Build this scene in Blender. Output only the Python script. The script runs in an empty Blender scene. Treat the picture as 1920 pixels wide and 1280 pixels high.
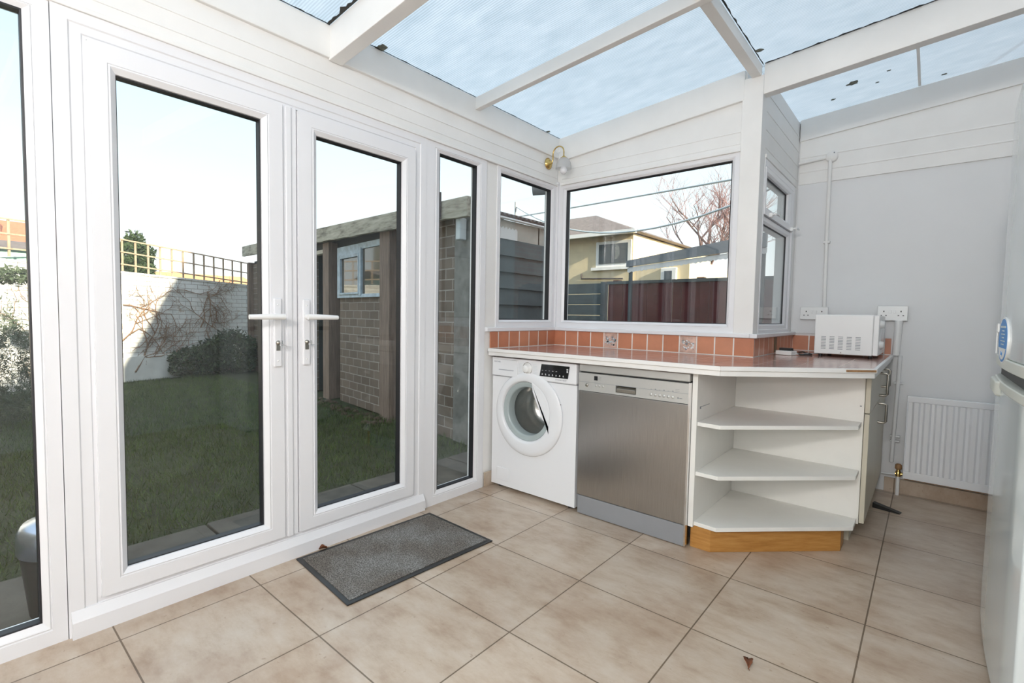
import bpy, bmesh, math, random
from mathutils import Vector, Matrix
import numpy as np
R = math.radians
SC = bpy.context.scene
COL = SC.collection
random.seed(7)

# ------------------------------------------------------------------ camera
F_PX = 917.3
yaw, pitch, roll = -0.7060, -0.0537, 0.0177
CAM = Vector((2.1078, -2.9553, 1.0914))
fwd = Vector((math.cos(pitch)*math.sin(yaw), math.cos(pitch)*math.cos(yaw), math.sin(pitch)))
r0 = Vector((math.cos(yaw), -math.sin(yaw), 0)); u0 = r0.cross(fwd)
rt = r0*math.cos(roll) + u0*math.sin(roll); up = -r0*math.sin(roll) + u0*math.cos(roll)
cd = bpy.data.cameras.new('camera'); cam = bpy.data.objects.new('camera', cd); COL.objects.link(cam)
cd.sensor_width = 36; cd.lens = F_PX*36/1920; cd.clip_start = .02; cd.clip_end = 300
M = Matrix((rt, up, -fwd)).transposed().to_4x4(); M.translation = CAM; cam.matrix_world = M
SC.camera = cam
vs = SC.view_settings
vs.view_transform = 'Standard'; vs.look = 'None'; vs.gamma = 1; vs.use_curve_mapping = False; vs.exposure = 0.42
SC.cycles.use_denoising = True
SC.cycles.max_bounces = 14; SC.cycles.transparent_max_bounces = 24; SC.cycles.diffuse_bounces = 5
SC.cycles.glossy_bounces = 5; SC.cycles.transmission_bounces = 8
SC.cycles.sample_clamp_indirect = 8

# ------------------------------------------------------------------ world, sun, lamps
w = bpy.data.worlds.new('sky'); SC.world = w; w.use_nodes = True
nt = w.node_tree; nt.nodes.clear()
tc = nt.nodes.new('ShaderNodeTexCoord'); sx = nt.nodes.new('ShaderNodeSeparateXYZ')
cr = nt.nodes.new('ShaderNodeValToRGB'); bg = nt.nodes.new('ShaderNodeBackground'); out = nt.nodes.new('ShaderNodeOutputWorld')
nt.links.new(tc.outputs['Generated'], sx.inputs[0]); nt.links.new(sx.outputs['Z'], cr.inputs[0])
nt.links.new(cr.outputs[0], bg.inputs[0]); nt.links.new(bg.outputs[0], out.inputs[0])
el = cr.color_ramp.elements
el[0].position = 0.0; el[0].color = (.90, .90, .89, 1)
el[1].position = 1.0; el[1].color = (.90, .95, 1.05, 1)
e = el.new(.20); e.color = (.64, .73, .77, 1)
e = el.new(.42); e.color = (.46, .62, .76, 1)
e = el.new(.62); e.color = (.68, .79, .92, 1)
bg.inputs[1].default_value = 1.38
sd = bpy.data.lights.new('sun', 'SUN'); sun = bpy.data.objects.new('sun', sd); COL.objects.link(sun)
sd.energy = 9; sd.angle = R(.6); sd.color = (1, .86, .66)
S = Vector((1, -.12, .36)).normalized()
sun.rotation_euler = S.to_track_quat('Z', 'Y').to_euler()
def lamp(name, loc, e, r, c=(1, 1, 1)):
    d = bpy.data.lights.new(name, 'POINT'); o = bpy.data.objects.new(name, d); COL.objects.link(o)
    o.location = loc; d.energy = e; d.shadow_soft_size = r; d.color = c; return o
lamp('camera_flash', CAM + Vector((0.02, -.03, .17)), 11, .04, (1, .97, .93))     # the photographer's flash
lamp('fill_lamp', (2.0, -4.4, 2.2), 105, .16, (1, .965, .93))                # added fill behind the camera, stands in for bounced flash

# ------------------------------------------------------------------ material helpers
def newmat(name):
    m = bpy.data.materials.new(name); m.use_nodes = True; n = m.node_tree
    return m, n, n.nodes['Principled BSDF']
def setp(b, col=None, rough=None, metal=None, spec=None, coat=None):
    if col is not None: b.inputs['Base Color'].default_value = (*col, 1)
    if rough is not None: b.inputs['Roughness'].default_value = rough
    if metal is not None: b.inputs['Metallic'].default_value = metal
    if spec is not None: b.inputs['Specular IOR Level'].default_value = spec
    if coat is not None: b.inputs['Coat Weight'].default_value = coat
def N(n, t, **k):
    x = n.nodes.new(t)
    for a, v in k.items():
        if a in x.inputs: x.inputs[a].default_value = v
        else: setattr(x, a, v)
    return x
def mapc(n, scale=(1, 1, 1), rot=(0, 0, 0), loc=(0, 0, 0)):
    t = N(n, 'ShaderNodeTexCoord'); mp = N(n, 'ShaderNodeMapping')
    mp.inputs['Scale'].default_value = scale; mp.inputs['Rotation'].default_value = rot; mp.inputs['Location'].default_value = loc
    n.links.new(t.outputs['Object'], mp.inputs[0]); return mp.outputs[0]
def noise(n, vec, scale, detail=4, rough=.55):
    x = N(n, 'ShaderNodeTexNoise'); x.inputs['Scale'].default_value = scale; x.inputs['Detail'].default_value = detail
    x.inputs['Roughness'].default_value = rough; n.links.new(vec, x.inputs['Vector']); return x.outputs['Fac']
def ramp(n, fac, stops):
    x = N(n, 'ShaderNodeValToRGB'); e = x.color_ramp.elements
    e[0].position, e[0].color = stops[0][0], (*stops[0][1], 1); e[1].position, e[1].color = stops[-1][0], (*stops[-1][1], 1)
    for p, c in stops[1:-1]: q = e.new(p); q.color = (*c, 1)
    n.links.new(fac, x.inputs[0]); return x.outputs[0]
def mix(n, fac, a, b, mode='MIX'):
    x = N(n, 'ShaderNodeMix', data_type='RGBA', blend_type=mode)
    for s, v in ((x.inputs[0], fac), (x.inputs[6], a), (x.inputs[7], b)):
        if isinstance(v, (int, float)): s.default_value = v
        elif isinstance(v, tuple): s.default_value = (*v, 1)
        else: n.links.new(v, s)
    return x.outputs[2]
def bump(n, b, h, strength=.3, dist=.01):
    x = N(n, 'ShaderNodeBump'); x.inputs['Strength'].default_value = strength; x.inputs['Distance'].default_value = dist
    n.links.new(h, x.inputs['Height']); n.links.new(x.outputs[0], b.inputs['Normal'])
def plain(name, col, rough=.5, metal=0, var=.06, scale=6, spec=None, bmp=0, coat=None):
    m, n, b = newmat(name); setp(b, None, rough, metal, spec, coat)
    v = mapc(n); f = noise(n, v, scale)
    lo = tuple(c*(1-var) for c in col); hi = tuple(min(1, c*(1+var)) for c in col)
    n.links.new(ramp(n, f, [(.3, lo), (.7, hi)]), b.inputs['Base Color'])
    if bmp: bump(n, b, noise(n, v, scale*12), bmp, .003)
    return m

MT = {}
MT['upvc'] = plain('upvc', (.78, .78, .80), .22, var=.015, scale=2)
MT['paint'] = plain('painted_wood', (.80, .79, .77), .45, var=.03, scale=5, bmp=.08)
MT['plaster'] = plain('wall_paint', (.74, .745, .75), .55, var=.02, scale=2.5, bmp=.05)
MT['gasket'] = plain('black_rubber', (.012, .012, .016), .5)
MT['white_enamel'] = plain('white_enamel', (.80, .81, .83), .25, var=.01, scale=3, coat=.3)
MT['white_plastic'] = plain('white_plastic', (.82, .82, .81), .3, var=.01)
MT['laminate'] = plain('white_laminate', (.82, .81, .77), .35, var=.02, scale=8)
MT['cream'] = plain('cream_door', (.56, .52, .42), .35, var=.03, scale=4)
MT['black_gloss'] = plain('black_glass', (.01, .011, .014), .08)
MT['black_plastic'] = plain('black_plastic', (.02, .02, .02), .4)
MT['chrome'] = plain('chrome', (.7, .7, .7), .12, 1)
MT['satin'] = plain('satin_nickel', (.40, .38, .34), .3, 1)
MT['brass'] = plain('brass', (.62, .44, .16), .2, 1, var=.15, scale=60)
MT['grey_print'] = plain('grey_print', (.35, .36, .4), .5)
MT['white_print'] = plain('white_print', (.75, .75, .75), .5)
MT['drum'] = plain('steel_drum', (.55, .53, .5), .22, 1, var=.2, scale=20)
MT['silver'] = plain('silver_paint', (.58, .58, .56), .36, .5, var=.03)
MT['silver_dark'] = plain('silver_plinth', (.36, .38, .41), .42, .5, var=.04)
MT['leaf_dry'] = plain('dry_leaf', (.17, .055, .02), .7, var=.3, scale=60)
MT['fridge'] = plain('fridge_white', (.62, .67, .68), .18, var=.01, coat=.4)
MT['fridge_trim'] = plain('fridge_trim', (.66, .67, .61), .35, var=.02)
MT['blue'] = plain('blue_label', (.03, .24, .62), .4, var=.05)
MT['concrete_post'] = plain('concrete_pillar', (.20, .20, .19), .8, var=.25, scale=9, bmp=.3)
MT['pvc_grey'] = plain('grey_plastic', (.23, .25, .27), .4)
MT['light_grey'] = plain('light_grey_plastic', (.55, .62, .65), .4)
MT['render'] = plain('cream_render', (.66, .56, .38), .85, var=.08, scale=3, bmp=.2)
MT['red_fence'] = plain('red_fence_paint', (.10, .018, .018), .6, var=.2, scale=5)
MT['dark_clad'] = plain('dark_cladding', (.09, .11, .115), .6, var=.25, scale=4)
MT['off_white'] = plain('weathered_white', (.60, .58, .52), .7, var=.12, scale=8)
MT['iron'] = plain('dark_iron', (.05, .04, .045), .6)
MT['bark'] = plain('bark', (.16, .10, .09), .85, var=.3, scale=20)
MT['twig'] = plain('pink_twig', (.34, .20, .19), .85, var=.25, scale=6)
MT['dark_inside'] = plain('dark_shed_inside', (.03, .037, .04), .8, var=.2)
MT['window_dark'] = plain('dark_window_glass', (.07, .09, .11), .08)
MT['blue_frame'] = plain('flaking_blue_white_paint', (.42, .52, .60), .6, var=.22, scale=14, bmp=.3)
MT['bulb'] = plain('bulb_glass', (.80, .80, .82), .15)
MT['verdigris'] = plain('green_panel', (.35, .55, .48), .7, var=.1)

def m_glass():
    m = bpy.data.materials.new('window_glass'); m.use_nodes = True; n = m.node_tree; n.nodes.clear()
    o = N(n, 'ShaderNodeOutputMaterial'); t = N(n, 'ShaderNodeBsdfTransparent'); g = N(n, 'ShaderNodeBsdfGlossy')
    g.inputs['Roughness'].default_value = .004; t.inputs[0].default_value = (.96, .985, .98, 1)
    ge = N(n, 'ShaderNodeNewGeometry'); dt = N(n, 'ShaderNodeVectorMath', operation='DOT_PRODUCT'); n.links.new(ge.outputs['Incoming'], dt.inputs[0]); n.links.new(ge.outputs['Normal'], dt.inputs[1])
    def mth(op, a, b=None):
        x = N(n, 'ShaderNodeMath', operation=op)
        for i, q in enumerate((a, b)):
            if q is None: continue
            if isinstance(q, (int, float)): x.inputs[i].default_value = q
            else: n.links.new(q, x.inputs[i])
        return x.outputs[0]
    c_ = mth('ABSOLUTE', dt.outputs['Value']); f5 = mth('POWER', mth('SUBTRACT', 1.0, c_), 5.0)      # Schlick, same from both faces
    fr_ = mth('ADD', mth('MULTIPLY', f5, .95), .045)
    mx = N(n, 'ShaderNodeMixShader'); n.links.new(fr_, mx.inputs[0]); n.links.new(t.outputs[0], mx.inputs[1]); n.links.new(g.outputs[0], mx.inputs[2])
    n.links.new(mx.outputs[0], o.inputs[0]); return m
MT['glass'] = m_glass()
def m_frost(name, col, tr):
    m = bpy.data.materials.new(name); m.use_nodes = True; n = m.node_tree; n.nodes.clear()
    o = N(n, 'ShaderNodeOutputMaterial'); t = N(n, 'ShaderNodeBsdfTransparent'); d = N(n, 'ShaderNodeBsdfTranslucent'); p = N(n, 'ShaderNodeBsdfPrincipled')
    setp(p, col, .25); d.inputs[0].default_value = (*col, 1)
    a = N(n, 'ShaderNodeMixShader'); a.inputs[0].default_value = .5; n.links.new(d.outputs[0], a.inputs[1]); n.links.new(p.outputs[0], a.inputs[2])
    b = N(n, 'ShaderNodeMixShader'); b.inputs[0].default_value = tr; n.links.new(a.outputs[0], b.inputs[1]); n.links.new(t.outputs[0], b.inputs[2])
    n.links.new(b.outputs[0], o.inputs[0]); return m
MT['frosted'] = m_frost('frosted_shade_glass', (.72, .72, .72), .28)
MT['door_glass'] = m_frost('washer_door_glass', (.5, .58, .58), .8)

def m_roof():
    m = bpy.data.materials.new('translucent_roof_sheet'); m.use_nodes = True; n = m.node_tree; n.nodes.clear()
    o = N(n, 'ShaderNodeOutputMaterial'); t = N(n, 'ShaderNodeBsdfTransparent'); d = N(n, 'ShaderNodeBsdfTranslucent'); g = N(n, 'ShaderNodeBsdfPrincipled')
    v = mapc(n)
    streak = noise(n, mapc(n, (2, 6, 1)), 3.5, 6, .65)
    rib = N(n, 'ShaderNodeTexWave', bands_direction='Y'); rib.inputs['Scale'].default_value = 26; rib.inputs['Distortion'].default_value = .6
    n.links.new(v, rib.inputs[0])
    # mould and dirt spots with a shape of their own
    vo = N(n, 'ShaderNodeTexVoronoi'); vo.inputs['Scale'].default_value = 3.6; n.links.new(mapc(n, (1, 1.5, 1)), vo.inputs[0])
    wob = noise(n, v, 34, 3)
    ma = N(n, 'ShaderNodeMath', operation='ADD'); n.links.new(vo.outputs['Distance'], ma.inputs[0])
    mb = N(n, 'ShaderNodeMath', operation='MULTIPLY'); n.links.new(wob, mb.inputs[0]); mb.inputs[1].default_value = .10; n.links.new(mb.outputs[0], ma.inputs[1])
    spot = ramp(n, ma.outputs[0], [(.09, (.22, .24, .22)), (.14, (1, 1, 1))])
    msk = ramp(n, noise(n, v, 1.6, 2), [(.30, (1, 1, 1)), (.33, (0, 0, 0))])
    spot = mix(n, 1.0, spot, (1., 1., 1.))
    base = ramp(n, streak, [(.3, (.80, .86, .88)), (.72, (.93, .97, .98))])
    col = mix(n, 1.0, base, spot, 'MULTIPLY')
    colr = mix(n, .22, col, mix(n, 1.0, col, rib.outputs['Color'], 'MULTIPLY'))
    for s in (t, d): n.links.new(colr, s.inputs[0])
    n.links.new(colr, g.inputs['Base Color']); g.inputs['Roughness'].default_value = .3
    a = N(n, 'ShaderNodeMixShader'); a.inputs[0].default_value = .12; n.links.new(d.outputs[0], a.inputs[1]); n.links.new(g.outputs[0], a.inputs[2])
    b = N(n, 'ShaderNodeMixShader'); b.inputs[0].default_value = .34; n.links.new(a.outputs[0], b.inputs[1]); n.links.new(t.outputs[0], b.inputs[2])
    n.links.new(b.outputs[0], o.inputs[0]); return m
MT['roof_sheet'] = m_roof()

def m_floor():
    m, n, b = newmat('beige_floor_tile'); setp(b, None, .32)
    v = mapc(n)
    # brick node as a square grid: tile .463 x .4445, origin x=.13, y=-2.153
    br = N(n, 'ShaderNodeTexBrick'); br.offset = 0; br.squash = 1
    br.inputs['Scale'].default_value = 1; br.inputs['Brick Width'].default_value = .463; br.inputs['Row Height'].default_value = .4445
    br.inputs['Mortar Size'].default_value = .0028; br.inputs['Mortar Smooth'].default_value = .2; br.inputs['Bias'].default_value = 0
    br.inputs['Color1'].default_value = (.84, .82, .80, 1); br.inputs['Color2'].default_value = (.95, .925, .895, 1); br.inputs['Mortar'].default_value = (.30, .26, .21, 1)
    n.links.new(mapc(n, loc=(-.13+.463*4, 2.153+.4445*4, 0)), br.inputs['Vector'])
    vein = noise(n, mapc(n, (1.5, 3.4, 1), (0, 0, R(8))), 4.0, 8, .70)
    blot = noise(n, v, 3.2, 5, .6)
    c = ramp(n, vein, [(.30, (.45, .345, .255)), (.5, (.56, .465, .37)), (.72, (.63, .555, .475))])
    c2 = ramp(n, blot, [(.38, (.78, .70, .64)), (.55, (1, 1, 1))])
    c = mix(n, .8, c, c2, 'MULTIPLY')
    dirt = ramp(n, noise(n, v, 38, 3), [(.27, (.6, .5, .42)), (.33, (1, 1, 1))])
    c = mix(n, .5, c, dirt, 'MULTIPLY')
    c = mix(n, 1.0, c, br.outputs['Color'], 'MULTIPLY')
    n.links.new(c, b.inputs['Base Color'])
    iv = N(n, 'ShaderNodeMath', operation='SUBTRACT'); iv.inputs[0].default_value = 1; n.links.new(br.outputs['Fac'], iv.inputs[1])
    bump(n, b, iv.outputs[0], .35, .003); return m
MT['floor'] = m_floor()

def m_brick(name, axis, bw, rh, c1, c2, mort, msize=.008, rough=.85, bstr=.6, patch=None, off=.5, loc=(0, 0)):
    """axis 'x' = wall runs along local x, 'y' = along local y; height is local z"""
    m, n, b = newmat(name); setp(b, None, rough)
    t = N(n, 'ShaderNodeTexCoord'); s = N(n, 'ShaderNodeSeparateXYZ'); n.links.new(t.outputs['Object'], s.inputs[0])
    c = N(n, 'ShaderNodeCombineXYZ'); n.links.new(s.outputs['X' if axis == 'x' else 'Y'], c.inputs[0]); n.links.new(s.outputs['Z'], c.inputs[1])
    mp = N(n, 'ShaderNodeMapping'); mp.inputs['Location'].default_value = (loc[0], loc[1], 0); n.links.new(c.outputs[0], mp.inputs[0])
    wv = N(n, 'ShaderNodeVectorMath', operation='ADD'); nz = N(n, 'ShaderNodeTexNoise'); nz.inputs['Scale'].default_value = 6
    n.links.new(mp.outputs[0], nz.inputs['Vector']); sc = N(n, 'ShaderNodeVectorMath', operation='SCALE'); sc.inputs['Scale'].default_value = .012 if bstr > .3 else 0
    n.links.new(nz.outputs['Color'], sc.inputs[0]); n.links.new(mp.outputs[0], wv.inputs[0]); n.links.new(sc.outputs[0], wv.inputs[1])
    br = N(n, 'ShaderNodeTexBrick'); br.offset = off
    br.inputs['Scale'].default_value = 1; br.inputs['Brick Width'].default_value = bw; br.inputs['Row Height'].default_value = rh
    br.inputs['Mortar Size'].default_value = msize; br.inputs['Mortar Smooth'].default_value = .3
    br.inputs['Color1'].default_value = (*c1, 1); br.inputs['Color2'].default_value = (*c2, 1); br.inputs['Mortar'].default_value = (*mort, 1)
    n.links.new(wv.outputs[0], br.inputs['Vector'])
    v = mapc(n); f = noise(n, v, 9, 5); col = mix(n, .35, br.outputs['Color'], ramp(n, f, [(.3, (.55, .55, .55)), (.7, (1.0, 1.0, 1.0))]), 'MULTIPLY')
    if patch:
        p = noise(n, v, 2.2, 7, .7); k = ramp(n, p, [(.60, (0, 0, 0)), (.66, (1, 1, 1))]); col = mix(n, k, col, patch)
    n.links.new(col, b.inputs['Base Color'])
    iv = N(n, 'ShaderNodeMath', operation='SUBTRACT'); iv.inputs[0].default_value = 1; n.links.new(br.outputs['Fac'], iv.inputs[1])
    bump(n, b, iv.outputs[0], bstr, .012); return m
MT['white_brick'] = m_brick('white_painted_brick', 'x', .24, .082, (.88, .88, .86), (.80, .82, .80), (.30, .27, .23), .004, patch=(.40, .30, .22))
MT['shed_brick'] = m_brick('brown_shed_brick', 'x', .24, .106, (.155, .12, .095), (.225, .18, .145), (.36, .33, .30), .007)
MT['red_brick'] = m_brick('red_house_brick', 'y', .24, .08, (.55, .22, .12), (.66, .30, .17), (.6, .5, .4), .01)
MT['tile_x'] = m_brick('terracotta_tile_x', 'x', .105, .2, (.55, .21, .115), (.66, .29, .17), (.88, .86, .82), .0042, .3, .15, off=0, loc=(.105*20, -.88))
MT['tile_y'] = m_brick('terracotta_tile_y', 'y', .105, .2, (.52, .195, .105), (.62, .265, .15), (.88, .86, .82), .0042, .3, .15, off=0, loc=(.105*20, -.88))
def m_ctop():
    m, n, b = newmat('terracotta_worktop_tile'); setp(b, None, .16)
    br = N(n, 'ShaderNodeTexBrick'); br.offset = 0
    br.inputs['Scale'].default_value = 1; br.inputs['Brick Width'].default_value = .15; br.inputs['Row Height'].default_value = .15; br.inputs['Mortar Size'].default_value = .003
    br.inputs['Color1'].default_value = (.33, .175, .14, 1); br.inputs['Color2'].default_value = (.41, .23, .185, 1); br.inputs['Mortar'].default_value = (.55, .42, .36, 1)
    n.links.new(mapc(n, loc=(3, 3, 0)), br.inputs['Vector']); n.links.new(br.outputs['Color'], b.inputs['Base Color']); return m
MT['ctop'] = m_ctop()
def m_wood(name, c1, c2, c3, axis=(1, 14, 14), rough=.5, sc=2.5, rot=(0, 0, 0)):
    m, n, b = newmat(name); setp(b, None, rough)
    f = noise(n, mapc(n, axis, rot), sc, 7, .65); n.links.new(ramp(n, f, [(.3, c1), (.5, c2), (.7, c3)]), b.inputs['Base Color'])
    bump(n, b, f, .15, .004); return m
MT['oak'] = m_wood('oak_plinth', (.36, .16, .035), (.46, .22, .055), (.53, .28, .08), (3, 3, 26), .4)
MT['weathered'] = m_wood('weathered_fascia', (.12, .11, .085), (.40, .38, .31), (.56, .54, .46), (1.2, 9, 7), .85, 3)
MT['post'] = m_wood('timber_post', (.13, .095, .075), (.22, .165, .135), (.30, .23, .19), (12, 12, 1), .85)
MT['trellis'] = m_wood('trellis_wood', (.30, .22, .15), (.42, .31, .22), (.52, .40, .30), (8, 8, 2), .85)
MT['brown_edge'] = plain('bare_chipboard', (.34, .19, .09), .8, var=.3, scale=40)
def m_steel():
    m, n, b = newmat('brushed_steel'); setp(b, None, .27, 1)
    f = noise(n, mapc(n, (60, 1, 1.5)), 6, 3); n.links.new(ramp(n, f, [(.3, (.40, .385, .37)), (.7, (.47, .455, .435))]), b.inputs['Base Color'])
    b.inputs['Anisotropic'].default_value = .5; bump(n, b, f, .03, .001); return m
MT['steel'] = m_steel()
def m_mat():
    m, n, b = newmat('grey_mat_pile'); setp(b, None, .95)
    v = mapc(n); f = noise(n, v, 190, 2); g = noise(n, v, 5, 4)
    c = ramp(n, f, [(.33, (.075, .07, .062)), (.5, (.17, .163, .15)), (.66, (.30, .295, .28))])
    c = mix(n, .8, c, ramp(n, g, [(.40, (.62, .54, .47)), (.62, (1, 1, 1))]), 'MULTIPLY')
    n.links.new(c, b.inputs['Base Color']); bump(n, b, f, .6, .004); return m
MT['matpile'] = m_mat()
def m_lawn():
    m, n, b = newmat('lawn_soil_and_grass'); setp(b, None, .95); v = mapc(n)
    c = ramp(n, noise(n, v, 5, 8, .7), [(.3, (.014, .018, .007)), (.55, (.026, .040, .010)), (.75, (.045, .065, .018))])
    n.links.new(c, b.inputs['Base Color']); bump(n, b, noise(n, v, 60, 4), 1, .02); return m
MT['lawn'] = m_lawn()
def m_veg(name, c1, c2):
    m, n, b = newmat(name); setp(b, None, .7); v = mapc(n)
    n.links.new(ramp(n, noise(n, v, 7, 4), [(.3, c1), (.7, c2)]), b.inputs['Base Color'])
    return m
MT['grass'] = m_veg('grass_blade', (.018, .042, .006), (.085, .14, .024))
MT['darkleaf'] = m_veg('dark_leaf', (.012, .028, .012), (.05, .085, .03))
MT['rosemary'] = m_veg('grey_green_leaf', (.03, .05, .025), (.10, .14, .08))
MT['paving'] = m_brick('patio_slab', 'x', .45, .45, (.13, .12, .10), (.17, .155, .13), (.04, .04, .03), .01)
MT['slab'] = plain('patio_slab_stone', (.075, .068, .055), .85, var=.3, scale=7, bmp=.4)
MT['roof_dark'] = plain('dark_pantile', (.16, .13, .12), .8, var=.3, scale=9)
MT['roof_red'] = plain('red_pantile', (.48, .17, .09), .8, var=.2, scale=9)
MT['dirt_line'] = plain('black_mould', (.035, .035, .033), .9, var=.4, scale=30)

# ------------------------------------------------------------------ mesh helpers
class MB:
    def __init__(s): s.v = []; s.f = []; s.sm = []; s.mk = []
    def add(s, vs, fs, smooth=False):
        s.mk.append((len(s.v), len(s.f))); o = len(s.v); s.v += [tuple(p) for p in vs]; s.f += [tuple(i+o for i in f) for f in fs]; s.sm += [smooth]*len(fs); return s
    def box(s, x0, x1, y0, y1, z0, z1):
        if x1 < x0: x0, x1 = x1, x0
        if y1 < y0: y0, y1 = y1, y0
        if z1 < z0: z0, z1 = z1, z0
        return s.add([(x, y, z) for x in (x0, x1) for y in (y0, y1) for z in (z0, z1)],
              [(0, 1, 3, 2), (4, 6, 7, 5), (0, 4, 5, 1), (2, 3, 7, 6), (0, 2, 6, 4), (1, 5, 7, 3)])
    def prism(s, poly, a, b, ax):
        """poly of 2D points, extruded from a to b along axis ax; 2D = the other two axes in order"""
        def P(p, h):
            q = list(p); q.insert(ax, h); return tuple(q)
        n = len(poly); ar = sum(poly[i][0]*poly[(i+1) % n][1]-poly[(i+1) % n][0]*poly[i][1] for i in range(n))
        if ar < 0: poly = poly[::-1]
        vs = [P(p, a) for p in poly]+[P(p, b) for p in poly]
        fs = [tuple(range(n))[::-1], tuple(range(n, 2*n))]+[(i, (i+1) % n, n+(i+1) % n, n+i) for i in range(n)]
        flip = (b < a) != (ax == 1)
        if flip: fs = [f[::-1] for f in fs]
        return s.add(vs, fs)
    def tube(s, pts, r, seg=10, cap=True, smooth=True):
        pts = [Vector(p) for p in pts]; rs = r if isinstance(r, (list, tuple)) else [r]*len(pts)
        vs = []; prev = None
        for i, p in enumerate(pts):
            t = (pts[min(i+1, len(pts)-1)]-pts[max(i-1, 0)]).normalized()
            if prev is None: a = t.orthogonal().normalized()
            else: a = (prev - t*prev.dot(t)); a = a.normalized() if a.length > 1e-6 else t.orthogonal().normalized()
            prev = a; b = t.cross(a)
            for k in range(seg):
                q = 2*math.pi*k/seg; vs.append(p+(a*math.cos(q)+b*math.sin(q))*rs[i])
        fs = [(i*seg+k, i*seg+(k+1) % seg, (i+1)*seg+(k+1) % seg, (i+1)*seg+k) for i in range(len(pts)-1) for k in range(seg)]
        s.add(vs, fs, smooth)
        if cap:
            n = len(pts); s.add(vs[:seg], [tuple(range(seg))[::-1]]); s.add(vs[(n-1)*seg:], [tuple(range(seg))])
        return s
    def lathe(s, prof, O, A, seg=32, sx=1.0, sy=1.0, cap=False):
        """prof: list of (radius, height along A)"""
        A = Vector(A).normalized(); a = Vector((0, 0, 1)) if abs(A.z) < .9 else Vector((1, 0, 0))
        u = a.cross(A).normalized(); v = A.cross(u); O = Vector(O); vs = []
        for r, h in prof:
            for k in range(seg):
                q = 2*math.pi*k/seg; vs.append(O+A*h+u*math.cos(q)*r*sx+v*math.sin(q)*r*sy)
        fs = [(i*seg+k, i*seg+(k+1) % seg, (i+1)*seg+(k+1) % seg, (i+1)*seg+k) for i in range(len(prof)-1) for k in range(seg)]
        s.add(vs, fs, True)
        if cap:
            s.add(vs[:seg], [tuple(range(seg))[::-1]]); s.add(vs[-seg:], [tuple(range(seg))])
        return s
    def obb(s, c, ax, ay, az):
        c, ax, ay, az = map(Vector, (c, ax, ay, az))
        vs = [c+ax*i+ay*j+az*k for i in (-1, 1) for j in (-1, 1) for k in (-1, 1)]
        return s.add(vs, [(0, 1, 3, 2), (4, 6, 7, 5), (0, 4, 5, 1), (2, 3, 7, 6), (0, 2, 6, 4), (1, 5, 7, 3)])
    def pieces(s, name, mat, parent=None, per=1, **k):
        """every add() call (or every per-th) becomes a mesh object of its own"""
        mk = s.mk[::per]+[(len(s.v), len(s.f))]
        for (a, fa), (b, fb) in zip(mk[:-1], mk[1:]):
            m = MB(); m.v = s.v[a:b]; m.f = [tuple(i-a for i in f) for f in s.f[fa:fb]]; m.sm = s.sm[fa:fb]; m.build(name, mat, parent, **k)
    def build(s, name, mat, parent=None, bev=0, loc=None, kind=None, segs=2):
        me = bpy.data.meshes.new(name); me.from_pydata([tuple(v) for v in s.v], [], s.f); me.update()
        me.polygons.foreach_set('use_smooth', s.sm)
        if isinstance(mat, str): mat = MT[mat]
        me.materials.append(mat)
        o = bpy.data.objects.new(name, me); COL.objects.link(o)
        if loc is not None:
            me.transform(Matrix.Translation(-Vector(loc))); o.location = loc
        if bev:
            md = o.modifiers.new('bevel', 'BEVEL'); md.width = bev; md.segments = segs; md.limit_method = 'ANGLE'; md.angle_limit = R(40)
            md.harden_normals = True; me.polygons.foreach_set('use_smooth', [True]*len(me.polygons))
        if parent is not None:
            o.parent = parent; o.matrix_parent_inverse = parent_inv(parent)
        if kind: o['kind'] = kind
        return o
def parent_inv(p):
    m = Matrix.Identity(4); q = p
    while q is not None:
        m = (q.matrix_parent_inverse if q.parent else Matrix.Identity(4)) @ q.matrix_basis @ m if False else m; q = q.parent
    return world(p).inverted()
def world(o):
    if o.parent: return world(o.parent) @ o.matrix_parent_inverse @ o.matrix_basis
    return o.matrix_basis.copy()
def empty(name, loc=(0, 0, 0), rz=0, kind=None):
    o = bpy.data.objects.new(name, None); COL.objects.link(o); o.location = loc; o.rotation_euler = (0, 0, rz); o.empty_display_size = .1
    if kind: o['kind'] = kind
    return o
def tag(o, label, cat, group=None, kind=None):
    o['label'] = label; o['category'] = cat
    if group: o['group'] = group
    if kind: o['kind'] = kind
    return o
def text(name, body, size, loc, rot, mat, parent, ext=.0004):
    c = bpy.data.curves.new(name, 'FONT'); c.body = body; c.size = size; c.extrude = ext; c.align_x = 'LEFT'
    tmp = bpy.data.objects.new(name, c); COL.objects.link(tmp); me = bpy.data.meshes.new_from_object(tmp); bpy.data.objects.remove(tmp)
    me.materials.clear(); me.materials.append(MT[mat]); o = bpy.data.objects.new(name, me); COL.objects.link(o); o.location = loc; o.rotation_euler = rot
    o.parent = parent; o.matrix_parent_inverse = parent_inv(parent); return o

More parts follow.
